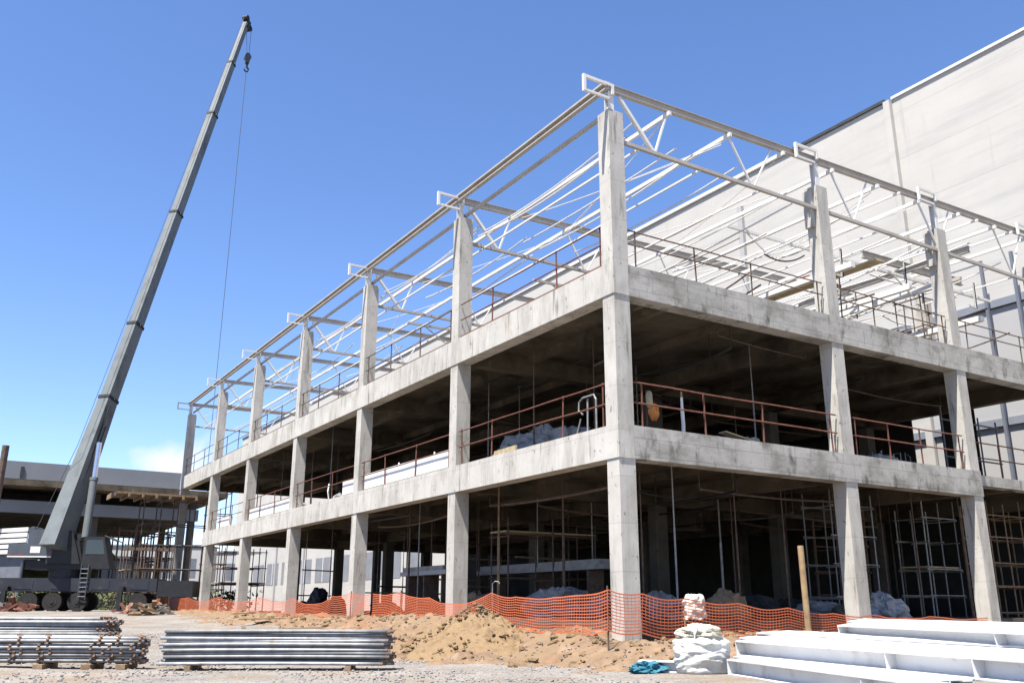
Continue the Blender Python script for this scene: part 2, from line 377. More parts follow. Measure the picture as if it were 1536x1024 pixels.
def rocks(name, m, pts, label=None):
    b = MB(); ph = (1+5**.5)/2
    iv = [(-1, ph, 0), (1, ph, 0), (-1, -ph, 0), (1, -ph, 0), (0, -1, ph), (0, 1, ph), (0, -1, -ph), (0, 1, -ph), (ph, 0, -1), (ph, 0, 1), (-ph, 0, -1), (-ph, 0, 1)]
    fi = [(0, 11, 5), (0, 5, 1), (0, 1, 7), (0, 7, 10), (0, 10, 11), (1, 5, 9), (5, 11, 4), (11, 10, 2), (10, 7, 6), (7, 1, 8), (3, 9, 4), (3, 4, 2), (3, 2, 6), (3, 6, 8), (3, 8, 9), (4, 9, 5), (2, 4, 11), (6, 2, 10), (8, 6, 7), (9, 8, 1)]
    for x, y, z, s in pts:
        k = len(b.v); a = random.random()*6.3; ca, sa = math.cos(a), math.sin(a); sx, sy, sz = (s*random.uniform(.6, 1.2)/1.9 for _ in range(3))
        for vx, vy, vz in iv:
            j = random.uniform(.8, 1.2); X, Y = vx*sx*j, vy*sy*j
            b.v.append((x+X*ca-Y*sa, y+X*sa+Y*ca, z+vz*sz*.7*j))
        b.f += [tuple(k+q for q in f) for f in fi]
    return tag(b.build(name, m, loc=(0, 0, 0)), label, None, kind='stuff')
pts = []
while len(pts) < 6500:
    d = random.uniform(15.5, 34)**1; px = random.uniform(-40, 1580)
    q = at(px, 900, D=d)
    if q.x > .0 and q.y > -1: continue
    if math.hypot(q.x-PC.x, q.y-PC.y) < 2.3: continue
    pts.append((q.x, q.y, surf(q.x, q.y)+.004, random.choice((.018, .02, .022, .025, .03, .045))))
o = rocks('gravel', M['stone'], pts); o['label'] = 'loose pale gravel stones scattered over the yard'; o['category'] = 'gravel'
pts = []
for _ in range(900):
    x = random.uniform(-4, -.3); y = random.uniform(-1, 30)
    z, h = bank(x, y)
    if h > 0: pts.append((x, y, z+.01, random.choice((.03, .04, .05, .06, .08, .13))))
for _ in range(500):
    x = random.uniform(-2, 12); y = random.uniform(-3.4, -.2); z, h = bank(x, y)
    if h > 0: pts.append((x, y, z+.01, random.choice((.03, .04, .05, .07, .1))))
for _ in range(520):
    a = random.random()*6.3; r = 2.6*random.random()**.6; t = r/2.55
    pts.append((PC.x+r*math.cos(a)*.95, PC.y+r*math.sin(a)*1.05, gz(PC.x, PC.y)-.02+1.46*max(0, 1-t)**1.1, random.choice((.025, .03, .04, .05, .07, .1))))
o = rocks('soil_clods', M['clod'], pts); o['label'] = 'loose clods of earth lying over the banks and heap'; o['category'] = 'clods'

# ------------------------------------------------------------------ concrete frame building
XS = [0, 9.03, 15.86, 22.6]; YS = [0, 9.04, 17.79, 26.28, 34.7, 43.11, 52.11]
WX, WY = .546, .52
Z1B, Z1T, Z2B, Z2T, ZC = 4.134, 5.035, 8.706, 9.633, 14.45
bld = empty('concrete_building', (0, 0, 0), 'unfinished three storey concrete frame building with open floors and bare columns', 'building')
E_ = .028
for k, y in enumerate(YS):                                   # columns of the long side
    m = MB(); m.box(0, WX, y, y+WY, -1.2, ZC if k else ZC+.02)
    if k: m.box(WX*.2, WX*.92, y+WY*.9, y+WY+.12, ZC-.45, ZC-.06)
    m.build('column', M['conc'], bld)
for k, x in enumerate(XS[1:]):
    m = MB(); m.box(x, x+WX, 0, WY, -1.2, ZC-.08-.03*k); m.box(x-.14, x-.001, .16, WY-.02, ZC-1.6, ZC-.25)
    m.build('column', M['conc'], bld)
for x in XS[1:]:
    for y in YS[1:]:
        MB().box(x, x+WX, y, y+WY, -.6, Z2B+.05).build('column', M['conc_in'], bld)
MB().box(22.3, 22.85, 5.0, 5.5, Z2T, ZC-.3).build('column', M['conc'], bld)
# facade beams (a little proud of the columns)
Y1E = 44.15
MB().box(-E_, .5, -E_, Y1E, Z1B, Z1T).build('edge_beam', M['conc'], bld)
MB().box(-E_, .5, -E_, 52.62+E_, Z2B, Z2T).build('edge_beam', M['conc'], bld)
MB().box(.503, 16.42, -E_, .5, Z1B, Z1T-.002).build('edge_beam', M['conc_w'], bld)
MB().box(.503, 24.6, -E_, .5, Z2B, Z2T-.002).build('edge_beam', M['conc_w'], bld)
MB().box(16.6, 24.6, .35, .85, Z1T-.42, Z1T-.05).build('edge_beam', M['conc_w'], bld)
# floor slabs
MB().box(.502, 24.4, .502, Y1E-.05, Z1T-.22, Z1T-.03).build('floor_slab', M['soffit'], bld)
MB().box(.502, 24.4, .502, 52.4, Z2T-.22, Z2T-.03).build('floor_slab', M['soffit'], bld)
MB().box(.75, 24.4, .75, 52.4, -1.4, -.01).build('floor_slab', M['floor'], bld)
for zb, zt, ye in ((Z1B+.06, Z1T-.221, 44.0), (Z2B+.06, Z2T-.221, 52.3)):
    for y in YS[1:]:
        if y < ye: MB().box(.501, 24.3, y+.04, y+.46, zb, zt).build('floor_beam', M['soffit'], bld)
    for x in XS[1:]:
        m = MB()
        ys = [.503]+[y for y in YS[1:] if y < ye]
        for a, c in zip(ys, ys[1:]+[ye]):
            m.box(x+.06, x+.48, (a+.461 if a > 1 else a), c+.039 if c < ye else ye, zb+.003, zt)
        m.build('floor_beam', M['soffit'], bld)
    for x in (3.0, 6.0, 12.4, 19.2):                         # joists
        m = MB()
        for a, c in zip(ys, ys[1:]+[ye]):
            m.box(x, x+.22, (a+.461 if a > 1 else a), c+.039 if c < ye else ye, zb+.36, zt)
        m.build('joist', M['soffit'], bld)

# near-black screens closing the far long side, deep shade put into their colour
tag(MB().box(24.45, 24.52, .9, 52, -.2, Z1T+.4).build('dark_screen', M['nearblack']), 'dark screen closing the back of the ground floor', 'backing', 'dark screens behind the open floors')
tag(MB().box(24.53, 24.6, 7.9, 52, Z1T+.42, Z2T).box(24.53, 24.6, 4.7, 6.4, Z1T+.42, Z2T).build('dark_screen', M['nearblack']), 'dark screen closing the back of the first floor', 'backing', 'dark screens behind the open floors')

# ------------------------------------------------------------------ roof steel
def topz(x): return 15.36+.017*x
XE = 23.3
for k, y in enumerate(YS):
    yc = y+WY*.5 if k else y+.12
    where = ('over the short side of the building' if k == 0 else 'at the %s column behind the corner of the long side' % ORD[k-1]) if k < 6 else 'at the far end of the long side'
    t = empty('roof_truss', (0, yc, ZC), 'pale steel roof truss '+where, 'roof truss', 'roof trusses of the building')
    m = MB(); m.ibeam((.1, yc, topz(0)-.12), (XE, yc, topz(XE)-.12), .15, .23, .018); m.build('top_chord', M['chord'], t)
    MB().bar((WX-.02, yc, 13.57), (XE, yc, 13.42), .11, .11).build('bottom_chord', M['chord'], t)
    nodes = [((.5, topz(0)-.3), (1.8, 13.57), .10), ((2.4, topz(2)-.3), (1.86, 13.6), .06)]
    for q in (6.0, 11.0, 16.0, 21.0):
        nodes += [((q-1.0, topz(q)-.3), (q, 13.52), .06), ((q+1.0, topz(q)-.3), (q+.06, 13.52), .05)]
    for a, c, w in nodes: MB().bar((a[0], yc, a[1]), (c[0], yc, c[1]), w, w).build('web_member', M['white'], t)
    m = MB(); m.ibeam((.13, yc, ZC), (.13, yc, topz(0)-.28), .2, .2, .02, up=(0, 1, 0)); m.build('stub_post', M['white'], t)
    if k == 0:
        for x in XS[1:]:
            m = MB(); m.ibeam((x+.13, yc, ZC-.2), (x+.13, yc, topz(x)-.28), .2, .2, .02, up=(0, 1, 0)); m.build('stub_post', M['white'], t)
    for x in (XS if k == 0 else [0]):
        m = MB(); z0 = 15.05 if x == 0 else topz(x)-.05
        ym = yc-.14; xo = x-.88
        m.bar((xo, ym, z0-.30), (xo, ym, z0+.25), .09, .09)
        m.bar((xo+.05, ym, z0+.20), (x+.2, ym, z0+.20), .085, .085); m.bar((xo+.05, ym, z0-.26), (x+.02, ym, z0-.26), .07, .07)
        m.bar((x+.15, ym, z0+.16), (x+.15, ym, z0-.1), .09, .09)
        m.build('gutter_bracket', M['white'], t)
# purlins, each a long run over all trusses
def purlin(name, x, z, w, h, m, label, y0=-.05, y1=52.3, cat='purlin'):
    s = MB().bar((x, y0, z), (x, y1, z), w, h).build(name, m)
    return tag(s, label, cat, 'roof purlins running along the building')
px_ = [2.4, 5.0, 7.5, 10.0, 12.5, 15.0, 17.5, 20.0, 22.4]
for i, x in enumerate(px_):
    purlin('purlin', x, topz(x)-.36, .09, .13, M['white'], 'white roof purlin, %s one in from the eave beam over the long side' % ORD[i])
for i, x in enumerate((13.75, 18.75, 21.2)):
    purlin('purlin', x, topz(x)-.34, .06, .08, M['white'], 'slim intermediate roof purlin between the main ones, %s of its kind' % ORD[i])
tag(MB().bar((-.02, -.02, topz(0)-.04), (-.02, 52.4, topz(0)-.04), .18, .06).bar((.03, -.02, topz(0)-.18), (.03, 52.4, topz(0)-.14), .05, .13).bar((-.0, -.02, topz(0)-.23), (-.0, 52.4, topz(0)-.23), .15, .04).build('eave_beam', M['chord']), 'pale dusty steel eave beam running along the top of the long side', 'beam')
tag(MB().bar((.33, .56, 14.62), (.33, 52.3, 14.62), .10, .11).build('eave_tie', M['chord']), 'slim brownish eave tie just below the eave beam along the long side', 'beam')
for i, x in enumerate((1.2, 3.7, 6.4, 9.4, 12.6, 15.6, 18.8, 21.4)):
    s_ = MB().bar((x, .1, 13.52), (x, 52.3, 13.52), .055, .055).build('tie_bar', M['white'])
    tag(s_, 'thin white tie bar at bottom chord level, %s one in from the long side' % ORD[i], 'tie bar', 'tie bars running along the building')
for k in range(6):
    y0, y1 = YS[k]+.3, YS[k+1]+.2
    for j, x in enumerate((2.4, 12.5)):
        if k % 2: continue
        for q, (a_, c_) in enumerate((((x, y0, topz(x)-.5), (x+2.5, y1, topz(x+2.5)-.5)), ((x+2.5, y0, topz(x)-.5), (x, y1, topz(x)-.5)))):
            o = MB().path(sag(a_, c_, .12, 6), .016, 5).build('bracing_rod', M['white'])
            tag(o, 'thin white rod of the crossed roof bracing, %s bay from the corner' % ORD[k], 'rod', 'crossed roof bracing, %s bay' % ORD[k])
    for j in range(4):
        x = 1.0+j*2.3+random.uniform(-.4, .4); z = random.uniform(13.7, 14.6)
        o = MB().path(sag((x, y0, z), (x+random.uniform(-.12, .12), y1, z+random.uniform(-.15, .15)), random.uniform(.08, .35), 10), random.choice((.02, .028)), 6).build('conduit', M['white'])
        tag(o, 'slack pale conduit under the purlins, %s roof bay from the corner' % ORD[k], 'conduit', 'slack conduits, %s roof bay' % ORD[k])
# loose bracing rods and sagging conduits between the trusses
wires = [((1.2, .3, 14.5), (1.2, 9.2, 14.2), .25, .03), ((3.6, .3, 14.1), (3.7, 9.2, 14.0), .2, .028), ((2.4, 9.3, 14.9), (5, .4, 14.9), .1, .014), ((5, 9.3, 14.9), (2.4, .4, 14.9), .1, .014), ((1.0, 9.3, 14.4), (1.1, 17.9, 14.2), .22, .028), ((3.4, 9.3, 13.7), (3.5, 26.4, 13.7), .35, .026),
         ((8.2, .4, 13.6), (8.0, 17.9, 13.4), .3, .03), ((10.8, .3, 13.7), (10.8, 26, 13.6), .3, .03), ((13.6, .3, 13.6), (13.4, 17.9, 13.8), .3, .035), ((16.5, .3, 14.2), (16.8, 17.9, 13.6), .4, .035), ((12, .3, 14.6), (14.5, 9, 14.9), .2, .018), ((14.5, .3, 14.9), (12, 9, 14.6), .2, .018), ((7.5, .4, 15), (10, 9.2, 15.1), .12, .014), ((10, .4, 15.1), (7.5, 9.2, 15), .12, .014), ((2.4, 17.9, 14.9), (5, 9.4, 14.9), .1, .014), ((1.1, 17.9, 14.3), (1.2, 26.4, 14.2), .2, .026), ((1.0, 26.4, 14.3), (1.2, 34.8, 14.2), .2, .026), ((18.5, .3, 14.4), (18.5, 9.2, 14.6), .2, .03), ((20.6, .3, 14.0), (20.2, 9.2, 14.2), .5, .025)]
for i, (a, c, s, r) in enumerate(wires):
    nm = 'conduit' if r > .02 else 'bracing_rod'
    o = MB().path(sag(a, c, s), r, 6).build(nm, M['white'])
    bay = 'corner' if max(a[1], c[1]) < 10 else ('second' if max(a[1], c[1]) < 18 else 'far')
    tag(o, ('slack white conduit hanging under the purlins of the %s roof bay' if r > .02 else 'thin white bracing rod slung across the %s roof bay') % bay, 'conduit' if r > .02 else 'rod', ('conduits under the %s roof bay' if r > .02 else 'bracing rods of the %s roof bay') % bay)
for i in range(60):
    x = random.uniform(6.5, 22.8); y = random.uniform(.6, 12); z = random.uniform(11.0, 14.6); ln_ = random.uniform(1.5, 6)
    dk = i % 3 == 0
    if i % 4: p_, q_ = (x, y, z), (x+random.uniform(-.4, .4), y+ln_, z+random.uniform(-.3, .3))
    else: p_, q_ = (x, y, z), (min(23.2, x+ln_*.7), y+random.uniform(-.5, .5), z+random.uniform(-.6, .6))
    o = MB().path(sag(p_, q_, random.uniform(.02, .25), 8), random.uniform(.018, .04), 6).build('loose_cable' if dk else 'loose_pipe', M['brown'] if dk else M[random.choice(('white', 'white', 'chord'))])
    tag(o, 'dark cable dangling among the roof steel of the short side' if dk else 'thin pale pipe hung among the roof steel of the short side', 'cable' if dk else 'pipe', 'cables among the roof steel' if dk else 'pipes among the roof steel')
for i in range(9):
    x = 2.5+i*.75; y = random.uniform(1.5, 7)
    m = MB().bar((x, y, Z2T+.02), (x+random.uniform(-.3, .3), y+.4, Z2T+random.uniform(.5, 1.3)), .05, .05).bar((x-.3, y, Z2T+.1), (x+.6, y+.3, Z2T+.3), .12, .1)
    tag(m.build('scrap_piece', M[('red', 'rust', 'white')[i % 3]]), ('red', 'rusty', 'white')[i % 3]+' scrap steel piece lying on the roof level behind the short rail', 'scrap', ('red', 'rusty', 'white')[i % 3]+' scrap on the roof level')
# service runs stored high up near the white building
for i, (x, z, w, h, mt, lab) in enumerate([(11.6, 12.2, .22, .2, 'white', 'white steel channel'), (13.2, 12.7, .5, .08, 'yellow', 'pale timber walkway plank'), (14.9, 12.0, .18, .22, 'white', 'thick white box channel'), (17.2, 12.6, .2, .22, 'white', 'narrow white channel'), (19.4, 11.5, .25, .22, 'white', 'low white channel'), (18.3, 13.0, .14, .14, 'chord', 'thin dusty channel')]):
    tag(MB().bar((x, .75, z), (x+.1, 16.5, z+.15), w, h).build('service_channel', M[mt]), lab+' slung lengthwise below the roof of the short side', 'channel', 'channels slung under the roof')
for i, (x, y) in enumerate(((12.6, 2), (14.2, 3.4), (15.9, 1.6), (17.3, 5), (19.1, 3), (20.4, 1.5))):
    m = MB()
    for dz in (0, .0): m.bar((x, y, 12.3), (x+.05, y, 13.45), .07, .07)
    m.bar((x, y, 12.33), (x-.5, y, 12.35), .06, .06)
    tag(m.build('hanger', M['white']), 'short white hanger dropping from the roof steel of the short side', 'hanger', 'hangers below the roof of the short side')
tag(MB().bar((12.0, 3.2, 12.55), (14.4, 3.6, 12.75), .28, .12).bar((13.1, 3.3, 12.75), (13.9, 3.5, 12.95), .2, .2).build('red_bracket', M['red']), 'dark red steel bracket lying on the slung roof channels', 'bracket')
for i, (y_, x0_, x1_, z_) in enumerate(((4.4, 9.2, 23, 14.5), (13.2, 6, 23, 14.4), (6.2, 12, 23, 12.6), (22, 4, 23, 14.4), (2.2, 15, 23, 13.2), (10.8, 9, 23, 13.0))):
    tag(MB().bar((x0_, y_, z_), (x1_, y_+.1, z_+.12), .09, .11).bar((x0_+1, y_, z_-.02), (x0_+2.2, y_, z_-.75), .05, .05).bar((x0_+2.25, y_, z_-.75), (x0_+3.4, y_, z_), .05, .05).build('secondary_rafter', M[('white', 'chord')[i % 2]]), 'secondary rafter with a small strut hung crosswise below the roof purlins', 'rafter', 'secondary rafters under the roof')
# cross beam between the second and third columns of the short side
tag(MB().ibeam((16.2, 3.6, 14.55), (23.2, 3.6, 14.65), .18, .3, .02).build('cross_beam', M['chord']), 'pale cross beam inside the roof bay nearest the white building', 'beam')
tag(MB().ibeam((18.6, .4, 14.2), (18.7, 9.2, 14.3), .16, .26, .02).build('cross_beam', M['chord']), 'pale lengthwise beam crossing the roof bay nearest the white building', 'beam')

# ------------------------------------------------------------------ guard rails
def rail(pts, z0, zs, post_z, r, m, label, posts, toe=None, group='guard rails along the floor edges'):
    a, c = Vector(pts[0]), Vector(pts[1])
    t = empty('guard_rail', (a.x, a.y, z0), label, 'railing', group)
    for z in zs:
        n = 6; P = [a.lerp(c, i/n)+Vector((0, 0, z+random.uniform(-.015, .015))) for i in range(n+1)]
        MB().path(P, r, 6).build('rail', m, t)
    for f in posts:
        q = a.lerp(c, f); dx = random.uniform(-.03, .03); dy = random.uniform(-.03, .03)
        MB().tube((q.x+.03, q.y+.03, z0-.06), (q.x+.03+dx, q.y+.03+dy, post_z), r*1.15, 6).build('post', m, t)
    if toe: MB().bar((a.x, a.y, z0+toe), (c.x, c.y, z0+toe), .035, .05).build('toe_rail', m, t)
    return t
for k in range(6):
    y0 = YS[k]+WY+.02; y1 = YS[k+1]-.02; L = y1-y0
    bay = 'beside the corner column' if k == 0 else '%s bay from the corner' % ORD[k]
    ps = [0.02, .28, .74] if k == 0 else [.03, .34, .68, .97]
    rail(((.1, y0, 0), (.1, y1, 0)), Z2T, (10.94, 10.36), 10.97, .022, M['rust'] if k < 1 else M['brown'], 'brown guard rail on the long roof edge '+bay, ps, toe=.09)
    if k < 5:
        rail(((.12, y0, 0), (.12, y1, 0)), Z1T, (6.26, 5.70), 6.32, .022, M['rust'], 'rusty rail, long first floor edge, '+bay, [0.03, .26, .74, .98] if k == 0 else [.03, .36, .7, .97])
for k in range(3):
    x0 = XS[k]+WX+.05; x1 = XS[k+1]-.05
    bay = ('between corner column and the next', 'between the second and third columns', 'beside the white building')[k]
    ps = [.04, .32, .60, .97] if k < 2 else [.1, .4, .7, .98]
    rail(((x0, .14, 0), (x1, .14, 0)), Z2T, (10.78, 10.36), 10.82, .022, M['brown'], 'thin guard rail on the short roof edge '+bay, ps)
    rail(((x0, .12 if k < 2 else .6, 0), (x1, .12 if k < 2 else .6, 0)), Z1T, (6.27, 5.70), 6.3, .025, M['rust'], 'rusty red guard rail, short first floor edge '+bay, ps)

# ------------------------------------------------------------------ white building behind, on the right
WXW = 28.0; WT = 28.45
wb = empty('white_building', (WXW, 9, -1), 'huge windowless white building with pilasters and dark coping behind the frame', 'building')
MB().box(WXW, 70, 9.35, 140, -1, WT).build('wall', M['wallw'], wb)
m = MB()
z = -1
while z < WT:                                              # courses of big panels with real joints
    z2 = min(z+2.85, WT+.0); m.box(WXW+.05, 70, -60, 8.95, z, z2-.008); z = z2
m.box(WXW+.06, 69.9, -60+.05, 8.9, -.9, WT-.1)
m.build('wall', M['wallw'], wb)
MB().box(WXW-.12, 70.2, 9.36, 140.2, WT+.003, WT+.2).build('coping', M['dark'], wb)
MB().box(WXW-.05, 70.2, -60.1, 8.94, WT+.003, WT+.16).build('coping', M['white'], wb)
for y in (9.15, 20.9, 32.6, 44.4, 56.2, 68, 80, 92, 104, 116):
    MB().box(WXW-.25, WXW+.3, y-.2, y+.2, -1, WT-.05 if y < 10 else 26.4 if y < 22 else 12).build('pilaster', M['wallgrey'] if y > 10 else M['wallw'], wb)
for y in (66, 73, 80, 87, 94, 101, 108, 115, 122):
    w = MB().box(WXW-.03, WXW-.004, y, y+5.4, 3.3, 6.4).build('window', M['wallgrey2'], wb)
    MB().box(WXW-.06, WXW-.032, y+2.6, y+2.75, 3.3, 6.4).build('frame', M['white'], w)
MB().box(WXW-.18, WXW+.04, -30, 14.3, 14.62, 15.0).build('ledge', M['ledge'], wb)
MB().box(WXW-.18, WXW+.04, -30, 16, 8.75, 9.12).build('ledge', M['ledge'], wb)
MB().box(WXW-.05, WXW+.045, -30, 8.9, -.9, 14.55).build('lower_panel', M['wallgrey'], wb)
for y in (4.9, 3.35, 1.8, 7.6):
    MB().box(WXW-.7, WXW-.56, y-.07, y+.07, -1, 17.0 if y < 7 else 15).build('mullion', M['blue'], wb)

# ------------------------------------------------------------------ grey concrete building behind the crane
gb = empty('grey_building', (-15, 66, 0), 'long low concrete building with grey parapet and dark open storeys behind the crane', 'building')
MB().box(-45, 3.2, 66, 66.4, 10.35, 11.78).build('parapet', M['greyfas'], gb)
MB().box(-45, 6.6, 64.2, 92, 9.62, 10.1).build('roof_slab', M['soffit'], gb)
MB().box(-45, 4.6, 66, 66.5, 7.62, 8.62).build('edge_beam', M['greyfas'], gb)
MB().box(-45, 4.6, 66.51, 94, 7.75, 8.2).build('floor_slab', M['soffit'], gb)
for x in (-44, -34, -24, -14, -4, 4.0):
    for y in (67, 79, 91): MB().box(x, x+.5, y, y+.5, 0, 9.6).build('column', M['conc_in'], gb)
MB().box(-45, 4, 93.0, 93.2, 8.2, 9.6).build('back_wall', M['nearblack'], gb)
MB().box(-45, 0, 70.0, 70.2, 8.21, 9.6).build('back_wall', M['nearblack'], gb)
MB().box(-10.0, -9.75, 65.9, 65.99, 10.45, 11.35).build('downpipe', M['dark'], gb)
# scaffold shores below it
def scaffold(loc, nx, ny, nz, dx, dy, dz, r, m, label, group, deck=False):
    x0, y0, z0 = loc
    t = empty('scaffold', loc, label, 'scaffold', group)
    for i in range(nx):
        for j in range(ny):
            MB().tube((x0+i*dx, y0+j*dy, z0), (x0+i*dx, y0+j*dy, z0+nz*dz+.4*(random.random())), r, 6).build('standard', m, t)
    for k in range(1, nz+1):
        z = z0+k*dz-.2+random.uniform(-.1, .1)
        for j in range(ny):
            if random.random() < .85: MB().tube((x0-.1, y0+j*dy, z), (x0+(nx-1)*dx+.1, y0+j*dy, z), r*.9, 6).build('ledger', m, t)
        for i in range(nx):
            if ny > 1 and random.random() < .8: MB().tube((x0+i*dx, y0-.1, z-.06), (x0+i*dx, y0+(ny-1)*dy+.1, z-.06), r*.9, 6).build('transom', m, t)
    if deck: MB().box(x0-.1, x0+(nx-1)*dx+.1, y0+.05, y0+(ny-1)*dy-.05, z0+dz*2+.02-.2, z0+dz*2+.07-.2).build('plank_deck', M['yellow'], t)
    return t
scaffold((-1.6, 67.5, 0), 5, 4, 3, 1.35, 3.0, 2.3, .07, M['brown'], 'dark forest of scaffold shores under the low concrete building', 'scaffolds on the site')
scaffold((-2.2, 58.5, 0), 4, 3, 3, 1.3, 1.4, 1.6, .05, M['brown'], 'dense brown scaffold with plank deck between crane and frame', 'scaffolds on the site', deck=True)
scaffold((-4.8, 62, 0), 5, 2, 2, 1.2, 1.4, 1.7, .05, M['cranedk'], 'low dark scaffold behind the front of the crane', 'scaffolds on the site', deck=True)
scaffold((-3.1, 48.6, 0), 5, 2, 5, 1.15, 1.6, 1.5, .045, M['brown'], 'tall brown scaffold carrying a formwork deck at the far corner of the frame', 'scaffolds on the site')
dk_ = MB().box(-5.2, 1.55, 48.2, 51.3, 7.72, 7.86)
for i in range(8): dk_.box(-5.2+i*.9, -5.08+i*.9, 48.0, 51.4, 7.52, 7.715)
tag(dk_.build('formwork_deck', M['woodd']), 'dark timber formwork deck on tall scaffold at the far corner of the frame', 'deck')
scaffold((3.3, 56.5, 0), 2, 2, 5, 1.6, 1.5, 1.9, .05, M['brown'], 'tall brown scaffold tower at the far end of the frame', 'scaffolds on the site')
scaffold((13.2, 3.6, 0), 2, 2, 4, 1.25, 1.3, .95, .028, M['brown'], 'slim scaffold tower inside the ground floor behind the second column of the short side', 'scaffolds on the site')
scaffold((16.0, 6.0, 0), 2, 2, 4, 1.5, 1.3, .95, .028, M['brown'], 'scaffold tower deep inside the ground floor before the third column', 'scaffolds on the site')
scaffold((11.4, 2.6, 0), 3, 2, 4, 1.1, 1.2, 1.0, .026, M['galv'], 'thin scaffold inside the dark ground floor between wooden post and second column', 'scaffolds on the site')
scaffold((17.2, 3.0, 0), 3, 2, 4, 1.0, 1.2, 1.0, .03, M['galv'], 'pale scaffold inside the ground floor just right of the third column', 'scaffolds on the site', deck=True)
scaffold((3.0, 10.4, 0), 3, 2, 2, 2.0, 1.2, 1.6, .03, M['brown'], 'low scaffold inside the ground floor, second long side bay', 'scaffolds on the site', deck=True)
scaffold((1.5, 44.0, 0), 3, 3, 4, 1.4, 1.5, 1.0, .035, M['brown'], 'dense brown scaffold at the far end bay of the ground floor', 'scaffolds on the site', deck=True)
scaffold((20.2, 2.2, -.6), 4, 2, 5, 1.15, 1.1, .95, .032, M['woodd'], 'pale dusty scaffold bay under the slab at the right edge', 'scaffolds on the site', deck=True)
scaffold((19.6, 3.2, Z1T), 4, 1, 2, 1.3, 1, 1.5, .04, M['blue'], 'blue grey scaffold frame on the first floor at the right edge', 'scaffolds on the site')
scaffold((19.2, 3.2, Z2T), 3, 2, 3, 1.2, 1.2, 1.25, .028, M['brown'], 'brown scaffold frame on the roof level near the white building', 'scaffolds on the site')
# steel props under the slabs
def prop(x, y, z0, z1, label, m='brown', r=.035):
    t = empty('steel_prop', (x, y, z0), label, 'prop', 'steel props under the slabs')
    MB().tube((x, y, z0), (x, y, z0+(z1-z0)*.55), r, 8).build('outer_tube', M[m], t)
    MB().tube((x, y, z0+(z1-z0)*.5), (x, y, z1), r*.72, 8).build('inner_tube', M[m], t)
    MB().box(x-.08, x+.08, y-.08, y+.08, z1-.012, z1-.002).build('head_plate', M[m], t)
for X, px, lab in ((1.6, 748, 'pale steel prop standing just inside the net in the corner bay of the long side'), (3.2, 845, 'dark steel prop deep in the corner bay of the long side'), (2.2, 615, 'dark steel prop in the second bay of the long side'), (4.2, 648, 'thin steel prop far inside the second bay of the long side')):
    q = at(px, 800, X=X); prop(q.x, q.y, 0, Z1T-.23, lab, 'woodd' if px == 748 else 'brown', .05)
q = at(1080, 800, Y=6.2); prop(q.x, q.y, 0, Z1T-.23, 'grey steel prop in the dark bay behind the wooden post', 'galv', .045)

# ------------------------------------------------------------------ orange safety net
def net(ctrl, h, label, cell=.075, sag_=.1):
    """ctrl: list of (x,y,ztop,height)"""
    m = MB(); P = []
    for (a, c) in zip(ctrl, ctrl[1:]):
        L = math.hypot(c[0]-a[0], c[1]-a[1]); n = max(2, int(L/.11))
        for i in range(n):
            t = i/n; P.append(tuple(a[k]+(c[k]-a[k])*t for k in range(4)) + (t,))
    P.append(tuple(ctrl[-1])+(1,))
    nr = int(h/cell)
    G = []
    for i, (x, y, zt, hh, t) in enumerate(P):
        zt -= sag_*4*t*(1-t)*.6
        row = []
        for j in range(nr+1):
            f = j/nr
            w = NZ.noise(Vector((x*1.3, y*1.3, f*1.2)))*.12*(.3+f) 
            row.append(Vector((x+w*.8-.04*f, y+w*.5, zt-hh*f+NZ.noise(Vector((x*.9, y*.9, 7)))*.05)))
        G.append(row)
    def quad(a, b_, c, d):
        k = len(m.v); m.v += [tuple(a), tuple(b_), tuple(c), tuple(d)]; m.f.append((k, k+1, k+2, k+3))
    for i in range(len(G)-1):
        for j in range(nr+1):
            w = Vector((0, 0, .016 if j in (0, nr) else .011))
            quad(G[i][j]-w, G[i+1][j]-w, G[i+1][j]+w, G[i][j]+w)
        d = (G[i+1][0]-G[i][0])
        for j in range(nr):
            o = d*.06
            quad(G[i][j]-o, G[i][j]+o, G[i+1][j].lerp(G[i][j], 1)+o+(G[i][j+1]-G[i][j]), G[i][j+1]-o)
    return tag(m.build('safety_net', M['net']), label, 'safety net', 'orange safety nets round the building')
cL = [(-1.25, -.95, .74, .92), (-1.1, 1.5, .60, .85), (-.95, 3.6, .62, .8), (-.85, 5.1, .74, .75), (-.85, 7.2, .42, .6), (-.8, 9.2, .62, .6), (-.9, 11.3, .80, .65), (-1.0, 13.4, .78, .75)]
net(cL, .95, 'orange plastic safety net sagging along the long side behind the soil heap')
cM = [(-1.05, 13.5, .78, .85), (-1.0, 15.6, .84, .9), (-1.0, 17.4, .75, .9), (-.9, 19.6, .40, .6), (-1.2, 22, .7, .85), (-.9, 24, .55, .7), (-1, 27, .75, .8), (-1, 31, .55, .7), (-1, 35, .85, .8), (-1, 39, .6, .7), (-1, 42, .85, .8), (-1.6, 46, .85, .8), (-2.2, 49, .8, .8), (-2, 51.5, .9, .85), (0, 53.5, .9, .85), (4, 54.5, .9, .85)]
net(cM, .95, 'crumpled orange safety net stretching away along the far part of the long side', cell=.085)
cR = [(-1.25, -.97, .75, .9), (-.2, -.98, .66, .9), (1.2, -.95, .55, .9), (3.0, -.95, .44, .88), (4.8, -1.0, .32, .85), (6.6, -1.0, .20, .8), (8.4, -1.0, .12, .75), (11, -1.0, .1, .75), (14, -1.0, .05, .75)]
net(cR, .95, 'orange plastic safety net stretched taut along the short side')
